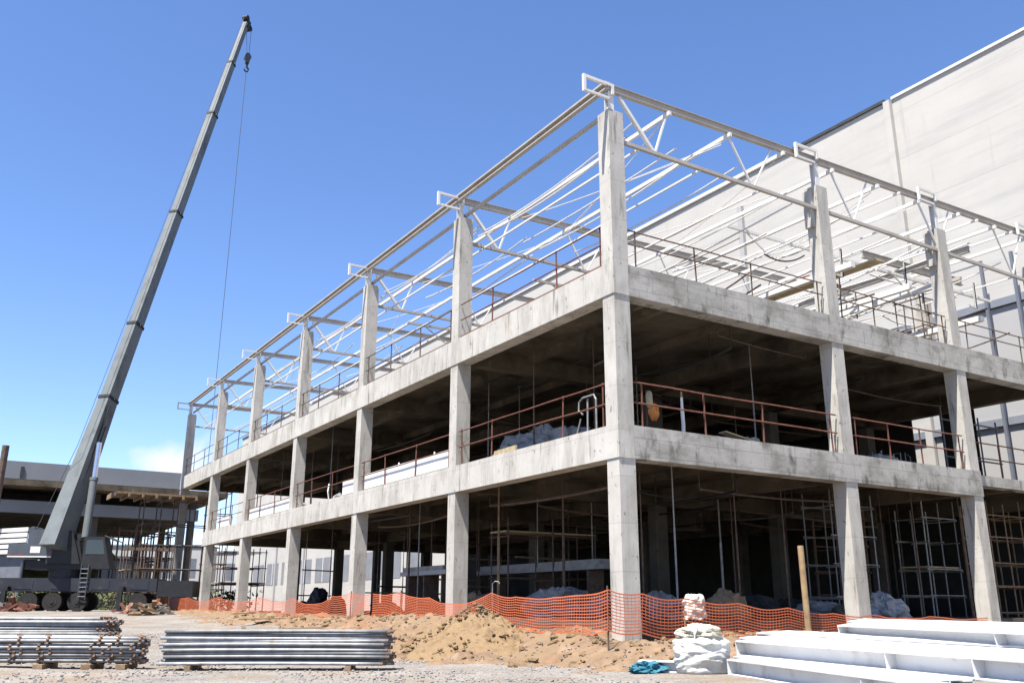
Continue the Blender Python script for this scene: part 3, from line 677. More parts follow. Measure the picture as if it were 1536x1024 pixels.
for i, (x, y, zt, lab) in enumerate(((-1.22, -.9, .84, 'thin dark net stake beside the corner column'), (-.8, 5.12, 1.0, 'bent rebar net stake behind the top of the soil heap'), (-.85, 11.3, .9, 'net stake in front of the second bay of the long side'), (-.95, 15.6, .92, 'net stake in front of the third column of the long side'))):
    m = MB(); g0 = surf(x, y)-.15
    if i == 1: m.path([(x, y, g0), (x, y, zt), (x+.05, y-.06, zt+.07), (x+.12, y-.14, zt+.06), (x+.14, y-.17, zt)], .018, 6)
    else: m.tube((x, y, g0), (x+.01, y, zt), .022, 6)
    tag(m.build('net_stake', M['brown'] if i != 1 else M['galv']), lab, 'stake', 'stakes holding the orange net')
q0 = at(1212, 938, Y=-1.25); q1 = at(1200.5, 818, Y=-1.25)
m = MB(); pp = [(q0+(q1-q0)*t) for t in (-.35, 0, .5, 1)]
m.path(pp, .082, 12); tag(m.build('wooden_post', M['wood'], smooth=False), 'round pale wooden post standing upright in the net', 'post')

# ------------------------------------------------------------------ scaffold tube stacks
def bundle(A, B, z0, nlay, ncol, d, group, label, couplers=None, m='galv', endcap=True):
    A = Vector((A[0], A[1], 0)); B = Vector((B[0], B[1], 0)); D = (B-A); L = D.length; D.normalize(); N = Vector((-D.y, D.x, 0))
    protos = []
    for v in range(3):
        L2 = L*(1-.012*v); bm = MB(); n = 7
        bend = [0.0, .012, -.01][v]
        bm.path([Vector((L2*i/n, 0, bend*4*(i/n)*(1-i/n))) for i in range(n+1)], d*.485, 10)
        me = bm.build('scaffold_tube', M[m], smooth=False, loc=(0, 0, 0)).data
        me.polygons.foreach_set('use_smooth', [len(p.vertices) == 4 for p in me.polygons])
        ob = [o for o in COL.objects if o.data is me][0]
        kids = []
        for x in (couplers or []):
            cb = MB()
            cb.tube((x*L2-.03, 0, 0), (x*L2+.03, 0, 0), d*.62, 8)
            for q in range(4):
                a = q*math.pi/2+.5; cb.bar((x*L2, 0, 0), (x*L2, math.cos(a)*d*1.05, math.sin(a)*d*1.05), .05, .03)
            kids.append(cb.build('coupler', M['rustcap'], loc=(0, 0, 0)))
        if not kids and endcap:
            tot = MB().tube((L2-.05, 0, 0), (L2+.02, 0, 0), d*.5, 8)
            tot.tube((L2-.04, 0, 0), (L2-.04, .01, d*.62), .02, 5)
            kids.append(tot.build('end_fitting', M['rustcap'], loc=(0, 0, 0)))
        for c_ in kids: c_.parent = ob
        protos.append((ob, kids))
    first = [True]*3; ang = math.atan2(D.y, D.x)
    for k in range(nlay):
        for c in range(ncol - (k % 2)):
            v = random.randrange(3)
            src, ch = protos[v]
            if first[v]: o = src; first[v] = False
            else:
                o = src.copy(); COL.objects.link(o)
                for c_ in ch: q = c_.copy(); COL.objects.link(q); q.parent = o
            off = c*d*1.02+(k % 2)*d*.5
            p = A+N*off+D*random.uniform(-.11, .11)
            o.location = (p.x, p.y, z0+d*.5+k*d*.9+random.uniform(-.009, .009))
            o.rotation_euler = (random.uniform(0, .6), 0, ang+random.uniform(-.009, .009))
            tag(o, label, 'scaffold tube', group)
    for v in range(3):
        if first[v]:
            for c_ in protos[v][1]: bpy.data.objects.remove(c_)
            bpy.data.objects.remove(protos[v][0])
bundle((-10.45, 2.6), (-6.28, .19), -.85, 11, 6, .072, 'scaffold tubes of the right stack', 'grey galvanised scaffold tube in the stack nearest the soil heap')
bundle((-15.6, 5.9), (-10.75, 3.1), -.82, 8, 5, .074, 'scaffold tubes of the near left stack', 'galvanised scaffold tube with rusty couplers in the near left stack', couplers=(.30, .52, .63, .83, .90, .985))
bundle((-16.8, 9.0), (-10.95, 5.55), -.92, 15, 4, .074, 'scaffold tubes of the rear left stack', 'galvanised scaffold tube in the tall rear stack at the left edge', couplers=(.97, .99))
def bearer(p, q, z, label, w=.12):
    tag(MB().bar((p[0], p[1], z), (q[0], q[1], z), w, .1).build('timber_bearer', M['woodd']), label, 'timber', 'timber bearers under the tube stacks')
N_ = Vector((.5, .866, 0))
for f, lab in ((.12, 'squared timber bearer under the left end of the right tube stack'), (.82, 'squared timber bearer under the right end of the right tube stack')):
    p = Vector((-10.45, 2.6, 0)).lerp(Vector((-6.28, .19, 0)), f); a = p-N_*.12; c = p+N_*.75
    bearer(a, c, -.905, lab)
for f, lab in ((.25, 'timber bearer under the left part of the near left tube stack'), (.62, 'thick timber bearer under the middle of the near left tube stack'), (.80, 'timber bearer under the right part of the near left tube stack'), (.93, 'short timber bearer under the right end of the near left tube stack')):
    p = Vector((-15.6, 5.9, 0)).lerp(Vector((-10.75, 3.1, 0)), f); a = p-N_*.16; c = p+N_*.6
    bearer(a, c, -.89, lab, .2)

# ------------------------------------------------------------------ white steel beams on the right
def hgroup(start, yaw_deg, Ls, w, h, tilt, labels, stag=0.3, joint=None):
    """beams side by side; start = near lower corner of the first one's far end, running towards the viewer; the bed they lie on tilts"""
    d = Vector((-math.sin(R(yaw_deg)), -math.cos(R(yaw_deg)), 0)); s0 = Vector((-d.y, d.x, 0)); z0 = Vector((0, 0, 1))
    s = s0*math.cos(R(tilt))+z0*math.sin(R(tilt)); up = z0*math.cos(R(tilt))-s0*math.sin(R(tilt))
    for i, (Ln, lab) in enumerate(zip(Ls, labels)):
        p = Vector(start)+s*(w*1.03*i+w/2)+up*(h/2+(.0, .012, -.01, .016, 0)[i % 5])-d*(stag*i+(0, .25, -.1, .4, .1)[i % 5]); q = p+d*Ln+s*((0, .02, -.02, .03, 0)[i % 5])
        o = Vector(start)+s*(w*1.012*i)-d*(stag*i)
        t = empty('steel_beam', o, lab, 'steel beam', 'white steel beams stacked on the ground')
        MB().ibeam(p, q, w, h, .022, up=up).build('beam_section', M['whitebeam'], t)
        m = MB(); m.bar(p-d*.018, p-d*.001, w-.002, h+.01, up=up); m.build('end_plate', M['whitebeam'], t)
        if Ln > 4:
            c = p+d*(Ln*.72)
            MB().bar(c-d*.008, c+d*.008, w*.96, h-.05, up=up).build('stiffener', M['whitebeam'], t)
PL = ('nearest', 'second', 'third', 'fourth', 'fifth', 'sixth')
hgroup((-1.13, -4.63, -.93), 19.7, [6.4]*4, .43, .29, 1.5, ['white steel beam of the lowest layer, %s to the bulk bag' % n for n in PL[:4]], .38)
hgroup((-.31, -4.09, -.62), 15.6, [6.55, 9.6, 9.6, 9.6, 9.6], .42, .30, 4.5, ['white steel beam of the middle layer with a joint near its front end']+['long white steel beam of the middle layer, %s from the left' % n for n in PL[1:5]], .30)
hgroup((-2.09, -10.46, -.62), 15.6, [3.0], .42, .30, 4.5, ['short white steel beam butted against the jointed middle beam at lower right'])
hgroup((1.45, -5.35, -.36), 24, [7, 7], .43, .36, 8, ['topmost white steel beam of the stack, front one', 'topmost white steel beam of the stack, rear one'], .15)
p = at(1000, 978, D=18.9)
hgroup((p.x-.6, p.y+.2, surf(p.x-.3, p.y+.1)+.02), -38, [.9], .35, .22, 0, ['short white beam offcut behind the bulk bag'])
tag(MB().bar((.2, -8, -.78), (3.2, -6.7, -.52), .2, .24).build('timber_bearer', M['woodd']), 'thick timber bearer under the raised side of the white beams', 'timber')

# ------------------------------------------------------------------ sacks, tarp
def sack(c, rx, ry, h, seed, n=72, nv=34):
    m = MB()
    for i in range(nv+1):
        f = i/nv
        prof = (.90+.10*math.sin(min(1, f*2.2)*math.pi*.55)) * (1 if f < .80 else 1-((f-.80)/.20)**1.6*.72)
        if f < .05: prof *= .9
        for j in range(n):
            a = 2*math.pi*j/n
            ca, sa = math.cos(a), math.sin(a)
            e = (abs(ca)**3.2+abs(sa)**3.2)**(-1/3.2)
            q = Vector((ca*1.6, sa*1.6, f*7+seed))
            fold = -abs(NZ.noise(Vector((ca*1.3+seed, sa*1.3, f*9+1.6*ca))))*.09*(1 if f < .7 else .5)+NZ.noise(q)*.06+NZ.noise(q*2.6)*.03
            r = e*prof*(1+fold)
            m.v.append((c[0]+r*rx*ca, c[1]+r*ry*sa, c[2]+h*f+NZ.noise(q*1.7)*.05*h*(f > .3)))
    for i in range(nv):
        for j in range(n):
            k = (j+1) % n; m.f.append((i*n+j, i*n+k, (i+1)*n+k, (i+1)*n+j))
    m.f.append(tuple(nv*n+j for j in range(n)))
    return m
bc = at(1062, 1012, Z=-.95)
bc = (bc.x+.15, bc.y+.3, -.96)
bag = empty('bulk_bag', bc, 'bulging white woven bulk bag full of rubble on the gravel', 'bag')
sack(bc, .54, .48, .80, 3).build('bag_body', M['bag'], bag, smooth=True)
m = MB().lump((bc[0]-.02, bc[1], bc[2]+.80), .47, .42, .20, .35, 2.4, 4, 40, 20, flat=True, crease=.35); m.build('bag_contents', M['rubble'], bag, smooth=True)
m = MB()
for sx, sy in ((-.40, -.26), (.36, .3)):
    m.path([(bc[0]+sx*1.15, bc[1]+sy*1.15, bc[2]+.6), (bc[0]+sx*1.1, bc[1]+sy*1.1, bc[2]+.80), (bc[0]+sx*.7, bc[1]+sy*.7, bc[2]+.93), (bc[0]+sx*.5, bc[1]+sy*.5, bc[2]+.84)], .022, 5)
m.build('lifting_strap', M['bag'], bag)
hb = at(1042, 910, Y=-.72)
t = empty('hanging_sack', (hb.x, hb.y, -.9), 'white sack pulled over a wooden stake behind the bulk bag', 'sack')
m = MB()
n = 48; nv = 26
for i in range(nv+1):
    f = i/nv; z = hb.z+.31-f*.60
    w = .24+.06*min(1, f*3.2) if f < .32 else .305+.02*math.sin(f*9)
    if f < .02: w = .17
    for j in range(n):
        a = 2*math.pi*j/n; e = 1+NZ.noise(Vector((math.cos(a)*2.2, math.sin(a)*2.2, f*4)))*.32
        m.v.append((hb.x+math.cos(a)*w*e, hb.y+math.sin(a)*w*.72*e, z+.05*NZ.noise(Vector((math.cos(a)*3, math.sin(a)*3, 9)))*(1 if f > .5 else .6)))
for i in range(nv):
    for j in range(n): k = (j+1) % n; m.f.append((i*n+k, i*n+j, (i+1)*n+j, (i+1)*n+k))
m.f.append(tuple(range(n)))
m.build('sack_cloth', M['bag'], t, smooth=True)
MB().tube((hb.x, hb.y, -1.0), (hb.x, hb.y, hb.z+.2), .028, 8).tube((hb.x-.26, hb.y+.1, hb.z-.8), (hb.x-.26, hb.y+.1, hb.z-.2), .02, 6).build('stake', M['wood'], t)
tp = at(972, 994, D=18.6)
tag(MB().lump((tp.x, tp.y, surf(tp.x, tp.y)+.07), .46, .30, .17, .45, 2.2, 5, 44, 22, crease=.4).build('tarpaulin', M['tarp'], smooth=False), 'crumpled dark blue tarpaulin lying on the gravel', 'tarpaulin')

# debris boards near the bank on the left
for i, (px, py, L, a, lab) in enumerate(((420, 938, 3.4, .25, 'long dark board lying at the foot of the earth bank'), (475, 945, 2.6, -.1, 'short dark board nearest the tube stack'), (385, 934, 2.4, .5, 'weathered board at the far end of the bank'), (455, 932, 1.8, 1.0, 'splintered board leaning on the bank'))):
    q = at(px, py, Z=-.45); d = Vector((math.cos(-.55+a), math.sin(-.55+a), 0))
    z = surf(q.x, q.y)+.05
    tag(MB().bar(q-d*L/2+Vector((0, 0, z-q.z)), q+d*L/2+Vector((0, 0, z-q.z+.08)), .28, .05).build('board', M['woodd']), lab, 'board', 'boards lying by the earth bank')

# ------------------------------------------------------------------ things on the floors
def heap(c, sx, sy, sz, m, name, label, cat, seed=1, amp=.35, crease=.3, group=None):
    return tag(MB().lump((c[0], c[1], c[2]+sz*.55), sx, sy, sz, amp, 1.9, seed, 40, 20, crease=crease).build(name, M[m], smooth=False), label, cat, group)
q = at(800, 650, X=2.6); heap((2.9, q.y, Z1T-.03), .8, 2.4, 1.0, 'plastic', 'covered_pile', 'grey plastic sheeting over a pile on the first floor of the corner bay', 'covered pile', 2)
q = at(760, 665, X=1.8); heap((1.8, q.y-.3, Z1T-.03), .7, 1.2, .5, 'plastic', 'covered_pile', 'smaller grey covered pile near the floor edge of the corner bay', 'covered pile', 3)
q = at(715, 690, X=.9); 
m = MB(); m.bar((.7, 6.2, Z1T+.16), (1.2, 8.4, Z1T+.3), .06, .45); m.bar((.55, 6.6, Z1T+.08), (.75, 8.5, Z1T+.05), .1, .1)
tag(m.build('formwork_board', M['yellow']), 'yellowish formwork board propped at the floor edge beside the second column', 'board')
# bent pipe frame beside the corner column
q = at(880, 600, X=.75)
m = MB(); y0 = q.y
m.path([(.75, y0-.45, Z1T), (.75, y0-.45, 6.15), (.75, y0-.35, 6.3), (.75, y0+.2, 6.3), (.75, y0+.38, 6.2), (.75, y0+.4, 5.95), (.75, y0+.2, 5.8)], .03, 6)
m.path([(.8, y0+.05, Z1T), (.8, y0+.02, 6.25)], .03, 6); m.path([(.75, y0+.6, Z1T), (.78, y0+.35, 5.7)], .025, 6)
tag(m.build('pipe_frame', M['galv']), 'bent pale pipe frame standing on the first floor beside the corner column', 'pipe frame')
for i, (k, a, c) in enumerate(((1, .05, .98), (2, .04, .22), (3, .05, .97), (4, .45, .8))):
    y0 = YS[k]+WY; y1 = YS[k+1]; L = y1-y0
    tag(MB().box(.2, .42, y0+L*a, y0+L*c, Z1T+.1, Z1T+.72).box(.25, .4, y0+L*a+.1, y0+L*a+.25, Z1T, Z1T+.1).box(.25, .4, y0+L*c-.3, y0+L*c-.15, Z1T, Z1T+.1).build('precast_slab', M['white']),
        'white slab set on blocks at the first floor edge, %s long side bay' % ORD[k], 'panel', 'white panels on the first floor edge')
# short side, first floor
q = at(978, 605, Y=1.2)
t = empty('hanging_vest', (q.x, q.y, q.z-.3), 'orange work vest hanging behind the rail right of the corner column', 'vest')
m = MB()
m.lump((q.x+.05, q.y, q.z-.22), .2, .10, .26, .3, 2.2, 8, 24, 14, flat=False, crease=.2); m.build('cloth', M['orange'], t, smooth=True)
MB().lump((q.x-.1, q.y, q.z+.12), .11, .08, .26, .25, 2, 9, 20, 12, flat=False).build('strap', M['yellow'], t, smooth=True)
MB().tube((q.x-.12, q.y+.1, Z1T-.03), (q.x-.1, q.y+.12, q.z+.4), .02, 6).build('pole', M['brown'], t)
q = at(1023, 612, Y=1.0)
t = empty('wrapped_post', (q.x, q.y, Z1T-.03), 'thin post wrapped in white plastic standing behind the first floor rail', 'post')
MB().path([(q.x, q.y, Z1T-.03), (q.x+.02, q.y, Z1T+.5), (q.x, q.y, Z1T+.95)], .055, 8).tube((q.x, q.y, Z1T+.95), (q.x, q.y, Z1T+1.28), .04, 8).build('plastic_wrap', M['white'], t)
MB().tube((q.x, q.y, Z1T+1.28), (q.x, q.y, Z1T+1.45), .03, 8).build('post_top', M['wood'], t)
q = at(1085, 645, Y=1.5); heap((q.x, 1.7, Z1T-.03), .75, .5, .28, 'plastic', 'sheet_pile', 'pale plastic sheets piled behind the rail left of the second post', 'sheets', 5)
q = at(1128, 650, Y=1.4); heap((q.x, 1.5, Z1T-.03), .45, .35, .35, 'plastic', 'sheet_pile', 'small rounded plastic bundle behind the rail near the third post', 'sheets', 6)
q = at(1330, 680, Y=1.6); heap((q.x, 1.8, Z1T-.03), 1.0, .5, .4, 'plastic', 'sheet_pile', 'grey plastic heap on the first floor between second and third columns', 'sheets', 7)
for i in range(5):
    q = at(1300+i*14, 660, Y=2.2)
    m = MB().path([(q.x, 2.2, Z1T-.03), (q.x+.1*math.sin(i*2), 2.3, Z1T+.5+.1*i), (q.x+.25, 2.2, Z1T+.75+.1*(i % 2)), (q.x+.3, 2.25, Z1T+.2)], .02, 5)
    tag(m.build('bent_rebar', M['galv']), 'thin bent grey bar tangled on the first floor between second and third columns', 'rebar', 'bent bars on the first floor')
for i, (k, f) in enumerate(((1, .3), (1, .7), (2, .45), (2, .6), (3, .8), (3, .2), (4, .3))):
    y = YS[k]+8*f
    heap((1.1, y, Z1T-.03), .35, .6, .35, 'plastic' if i % 2 else 'conc_in', 'rubble_bag', 'grey rubble bag behind the first floor rail, %s bay of the long side' % ORD[k], 'bag', 11+i, group='rubble bags behind the long rail')
    if i in (0, 1, 3, 5): tag(MB().path([(.8, y+.6, Z1T), (.7, y+.65, Z1T+.6), (.8, y+.8, Z1T+1.0)], .03, 6).build('starter_bar', M['white']), 'pale bent bar behind the first floor rail, %s bay of the long side' % ORD[k], 'bar', 'pale bars behind the long rail')
# cables, ducts and clutter below the slabs and on the floors
def junk(name, m, label, cat, group, mk, n):
    for _ in range(n): tag(mk().build(name, M[m() if callable(m) else m]), label, cat, group)
def cpipe(z, ymax, xmax):
    def f():
        x = random.uniform(.9, xmax); y = random.uniform(1, ymax); zz = z-random.uniform(.05, .5); L_ = random.uniform(2, 7)
        e = (x+random.uniform(-.6, .6), y+L_, zz) if random.random() < .5 else (x+L_, y+random.uniform(-.6, .6), zz-random.uniform(0, .3))
        m = MB().path(sag((x, y, zz), e, random.uniform(.01, .14), 8), random.uniform(.02, .05), 6)
        return m.tube((x, y, zz), (x, y, z+.5), .015, 5).tube(e, (e[0], e[1], z+.5), .015, 5)
    return f
junk('ceiling_pipe', lambda: random.choice(('brown', 'brown', 'nearblack', 'cranedk', 'conc_in')), 'pipe or cable run hung below the roof slab inside the first floor', 'pipe', 'pipes hung inside the first floor', cpipe(Z2B, 26, 14), 26)
junk('ceiling_pipe', lambda: random.choice(('brown', 'brown', 'nearblack', 'cranedk', 'conc_in')), 'pipe or cable run hung below the first floor slab inside the ground floor', 'pipe', 'pipes hung inside the ground floor', cpipe(Z1B, 26, 14), 24)
def board():
    x = random.uniform(.8, 7); y = random.uniform(.9, 34); a = random.uniform(0, 3.1); l_ = random.uniform(.5, 1.5); h = random.uniform(.05, .6)
    return MB().bar((x-math.cos(a)*l_, y-math.sin(a)*l_, Z1T+.04), (x+math.cos(a)*l_, y+math.sin(a)*l_, Z1T+.04+h), random.uniform(.1, .5), random.uniform(.03, .12))
junk('loose_board', lambda: random.choice(('yellow', 'woodd', 'plastic', 'conc_in')), 'board left lying about the open first floor of the frame', 'board', 'boards lying about the first floor', board, 38)
def sackb():
    x = random.uniform(.9, 5); y = random.uniform(1, 40)
    return MB().lump((x, y, Z1T+.12), random.uniform(.3, .55), random.uniform(.3, .7), random.uniform(.2, .42), .35, 2.2, random.randrange(99), 26, 14, crease=.3)
junk('bundle', lambda: random.choice(('plastic', 'farwall', 'conc_in', 'plastic')), 'wrapped bundle of material standing on the open first floor', 'bundle', 'bundles on the first floor', sackb, 22)
def sackg():
    x, y = random.choice(((random.uniform(1.5, 8), random.uniform(2, 30)), (random.uniform(2, 20), random.uniform(2, 7))))
    return MB().lump((x, y, .15), random.uniform(.4, .9), random.uniform(.4, 1.2), random.uniform(.3, .7), .35, 2.0, random.randrange(99), 26, 14, crease=.3)
junk('bundle', lambda: random.choice(('plastic', 'nearblack', 'conc_in', 'woodd')), 'wrapped bundle of material stored on the dark ground floor', 'bundle', 'bundles on the ground floor', sackg, 24)
for i in range(46):
    up_ = i % 3 == 0
    x, y = random.choice(((random.uniform(1.2, 9), random.uniform(2, 38)), (random.uniform(1.2, 9), random.uniform(2, 38)), (random.uniform(2, 21), random.uniform(1.5, 8))))
    if up_ and y < 3: continue
    prop(x, y, Z1T-.03 if up_ else 0, (Z2T if up_ else Z1T)-.23, 'thin steel prop holding the %s' % ('roof slab inside the first floor' if up_ else 'first floor slab inside the ground floor'), random.choice(('brown', 'galv', 'brown')), .03)
for i in range(10):
    x = random.uniform(1.5, 8); y = 12+i*2.6; z = random.uniform(.9, 2.6)
    tag(MB().bar((x, y, z), (x+random.uniform(2, 4), y+random.uniform(-.5, 2.5), z), .07, .07).build('prop_brace', M[random.choice(('galv', 'woodd', 'brown'))]), 'horizontal brace tube between props inside the ground floor', 'brace', 'brace tubes inside the ground floor')
# ground floor
q = at(1335, 905, Y=2.0); heap((q.x, 2.2, -.05), .75, .7, .55, 'farwall', 'covered_pile', 'pale tarpaulin covered pile on the ground floor right of the second column', 'covered pile', 21)
q = at(830, 880, X=3.4); heap((3.6, q.y, -.05), .9, 1.9, .7, 'plastic', 'covered_pile', 'large grey covered pile on the ground floor of the corner bay', 'covered pile', 22)
for i, (px0, px1, py, X, lab) in enumerate(((600, 668, 858, 2.4, 'pale plank stack on trestles in the second bay of the ground floor'), (715, 905, 850, 5.0, 'grey plank stack on trestles deep in the corner bay of the ground floor'))):
    a = at(px1, py, X=X); c = at(px0, py, X=X)
    t = empty('plank_stack', (X, a.y, 0), lab, 'planks', 'plank stacks on the ground floor')
    MB().box(X, X+.9, a.y, c.y, a.z-.05, a.z+.12).build('lower_planks', M['farwall'] if i == 0 else M['plastic'], t)
    MB().box(X+.05, X+.85, a.y+.3, c.y-.2, a.z+.125, a.z+.30).build('upper_planks', M['plastic'], t)
    for f in (.12, .5, .88):
        y = a.y+(c.y-a.y)*f; MB().box(X+.1, X+.8, y-.05, y+.05, 0, a.z-.052).build('trestle', M['brown'], t)
for i, (px, X, lab) in enumerate(((478, 3.0, 'tall dark drum'), (505, 3.4, 'low dark drum'), (455, 3.2, 'dark drum lying low'), (640, 4.0, 'dark covered machine'))):
    q = at(px, 890, X=X); h = (1.5, .9, .7, 1.6)[i]
    heap((X, q.y, -.03), .55, .6, h*.6, 'cranedk', 'dark_heap', lab+' standing on the ground floor behind the orange net', 'heap', 31+i, amp=.2, crease=.15)

# ------------------------------------------------------------------ mobile crane
FT = at(87, 806, D=57.5); TIP = at(369, 36, D=85)
base = at(92, 917, D=57.5); gz0 = gz(base.x, base.y)
cr = empty('mobile_crane', (base.x, base.y, gz0), 'grey truck mounted mobile crane with long telescopic boom raised', 'crane')
ax = Vector((RT.x, RT.y, 0)).normalized()               # carrier axis, pointing to the right
ax = Vector((ax.x*math.cos(.12)-ax.y*math.sin(.12), ax.x*math.sin(.12)+ax.y*math.cos(.12), 0)); ay = Vector((-ax.y, ax.x, 0))
O = Vector((base.x, base.y, gz0))
def L(x, y, z): return O+ax*x+ay*y+Vector((0, 0, z))
def lbox(m, x0, x1, y0, y1, z0, z1, sx=0):
    m.hexa([L(x0, y0, z0), L(x1, y0, z0), L(x1, y1, z0), L(x0, y1, z0)], [L(x0, y0, z1), L(x1-sx, y0, z1), L(x1-sx, y1, z1), L(x0, y1, z1)]); return m
lbox(MB(), -6.5, 6.0, -1.25, 1.25, 1.22, 2.02).build('carrier', M['chassis'], cr)
for x in (-5.8, -2.6, -.4, 2.0, 4.4): lbox(MB(), x, x+1.1, -1.27, -1.255, 1.34, 1.9).build('side_locker', M['chassis'], cr)
m = lbox(MB(), 6.02, 8.2, -1.2, 1.2, .9, 1.9); c_ = m.build('front_cab', M['cranedk'], cr)
for i, x in enumerate((-1.7, -.25, 1.05+.2, -4.6, 4.9)):
    for sgn in (-1, 1):
        w = MB(); w.tube(L(x, sgn*1.22, .58), L(x, sgn*.78, .58), .58, 20); wo = w.build('wheel', M['tyre'], cr)
        w = MB(); w.tube(L(x, sgn*1.235, .58), L(x, sgn*1.221, .58), .3, 16); w.tube(L(x, sgn*1.27, .58), L(x, sgn*1.236, .58), .12, 10); w.build('rim', M['rim'], wo)
for x in (-2.9, 4.0, -6.2):
    for sgn in (-1, 1):
        m = MB(); lbox(m, x-.14, x+.14, sgn*1.9-.14, sgn*1.9+.14, .12, 1.25); lbox(m, x-.12, x+.12, min(sgn*1.26, sgn*1.76), max(sgn*1.26, sgn*1.76), 1.25, 1.5); lbox(m, x-.3, x+.3, sgn*1.9-.3, sgn*1.9+.3, 0, .12)
        m.build('outrigger', M['cranedk'], cr)
m = MB(); m.tube(L(.1, 0, 2.03), L(.1, 0, 2.55), 1.15, 24); m.build('turntable', M['cranedk'], cr)
m = lbox(MB(), -2.2, 1.2, -1.1, 1.1, 2.56, 3.1); lbox(m, -.6, 1.2, -1.05, .9, 3.1, 4.35, .35); lbox(m, -.55, .05, -.75, .75, 4.36, 5.0); lbox(m, .06, .9, -.95, .95, 4.36, 4.75); lbox(m, -.95, 1.15, -1.28, -1.0, 2.9, 4.95, .7); lbox(m, -.95, 1.15, 1.0, 1.28, 2.9, 4.95, .7); m.build('slew_platform', M['cranedk'], cr)
cw = lbox(MB(), -3.3, -.62, -1.3, 1.3, 3.25, 4.15).build('counterweight', M['crane'], cr)
m = MB(); lbox(m, -1.95, -1.35, -1.312, -1.302, 3.55, 3.95); m.build('notice_plate', M['white'], cw)
m = MB(); lbox(m, -3.28, -.65, -1.312, -1.302, 3.28, 3.36); m.build('pale_stripe', M['white'], cw)
m = lbox(MB(), -2.3, -.9, -1.0, 1.0, 4.16, 5.05); m.tube(L(-2.2, -.8, 5.1), L(-2.2, .8, 5.1), .14, 8); m.build('winch_housing', M['crane'], cr)
cab = MB(); cab.hexa([L(1.25, -1.3, 2.6), L(3.0, -1.3, 2.6), L(3.0, -.1, 2.6), L(1.25, -.1, 2.6)], [L(1.25, -1.3, 4.6), L(2.45, -1.3, 4.6), L(2.45, -.1, 4.6), L(1.25, -.1, 4.6)])
cab = cab.build('operator_cab', M['cranedk'], cr)
g_ = MB(); g_.hexa([L(1.4, -1.315, 3.5), L(2.6, -1.315, 3.5), L(2.6, -1.303, 3.5), L(1.4, -1.303, 3.5)], [L(1.4, -1.315, 4.4), L(2.4, -1.315, 4.4), L(2.4, -1.303, 4.4), L(1.4, -1.303, 4.4)]); g_.build('side_window', M['glass'], cab)
m = MB(); m.path([L(2.5, -1.35, 4.65), L(3.3, -1.35, 4.3), L(3.35, -1.35, 3.2)], .05, 6); m.path([L(2.5, -.2, 4.65), L(3.3, -.2, 4.3), L(3.35, -.2, 3.2)], .05, 6); m.build('handrail', M['cranedk'], cab)
# telescopic boom
BD = (TIP-FT).normalized(); BL = (TIP-FT).length
hd = Vector((BD.x, BD.y, 0)).normalized(); sd_ = hd.cross(Vector((0, 0, 1)))
def fpy(y):                                             # distance along the boom at which it crosses image row y
    lo, hi = 0, BL
    for _ in range(40):
        mid = (lo+hi)/2; P = FT+BD*mid-CAM
        if 512-FPX*P.dot(UP)/P.dot(FW) > y: lo = mid
        else: hi = mid
    return lo
cuts = [-.7, fpy(597), fpy(487), fpy(320), fpy(172), fpy(95), BL]
bo = None
for i in range(6):
    a, c = max(cuts[i]-.3, -.7), cuts[i+1]; W_, H_ = ((.86, 1.06), (.78, .96), (.70, .86), (.61, .75), (.51, .62), (.41, .5))[i]
    m = MB(); m.bar(FT+BD*a, FT+BD*c, W_*(1.35 if i == 0 else 1), H_*(1.35 if i == 0 else 1), up=(0, 0, 1), w2=W_*.95, h2=H_*.95)
    bo = m.build('boom_section', M['boom'], cr)
    if i < 5:
        k = MB(); k.bar(FT+BD*(c-.22), FT+BD*c, W_+.05, H_+.05); k.bar(FT+BD*(c-.2)+sd_*0, FT+BD*(c-.05), W_+.26, .12)
        k.build('collar', M['cranedk'], bo)
for f, o_ in ((.05, .1), (.09, -.12), (.16, .05), (.24, -.05), (.33, .12)):
    k = MB(); c = FT+BD*BL*f-hd*.0; nn = BD.cross(sd_).normalized(); nn = nn if nn.z > 0 else -nn
    c = c+nn*(.62-f*.85)+sd_*o_; k.bar(c-BD*.22, c+BD*.22, .16, .06, up=nn); k.build('boom_bracket', M['cranedk'], cr)
m = MB(); nn = BD.cross(sd_).normalized(); nn = nn if nn.z > 0 else -nn
m.path([FT+sd_*.50+nn*.2+BD*0, FT+sd_*.47+nn*.1+BD*5, FT+sd_*.50+nn*.25+BD*9.5], .04, 5); m.path([FT+sd_*.50-nn*.2+BD*.2, FT+sd_*.46-nn*.15+BD*4, FT+sd_*.50-nn*.1+BD*8], .03, 5); m.build('hose', M['cranedk'], cr)
m = MB()
for q in range(7): m.tube(L(1.3, -1.36, .9+q*.28), L(1.75, -1.36, .9+q*.28), .025, 5)
m.tube(L(1.3, -1.36, .7), L(1.3, -1.36, 2.9), .03, 5); m.tube(L(1.75, -1.36, .7), L(1.75, -1.36, 2.9), .03, 5); m.build('ladder', M['crane'], cr)
for x in (-3.1, -2.6, -.9): 
    m = MB(); lbox(m, x, x+.22, -1.312, -1.302, 3.4, 3.5); m.build('red_marker', M['red'], cw)
nb = BD.cross(sd_).normalized()                         # boom normal
if nb.z < 0: nb = -nb
m = MB(); hp = TIP
m.bar(TIP-BD*.5-nb*.1, TIP+BD*.45-nb*.1, .5, .5)
m.tube(TIP+BD*.5+nb*.25-sd_*.25, TIP+BD*.5+nb*.25+sd_*.25, .26, 14); m.tube(TIP-nb*.55-sd_*.2, TIP-nb*.55+sd_*.2, .3, 14); m.bar(TIP+BD*.3, TIP-nb*.75, .4, .35)
m.build('boom_head', M['cranedk'], cr)
lift0 = at(128, 806, D=58.0); lift1 = at(149, 664, D=60.6)
lm = lift0.lerp(lift1, .62)
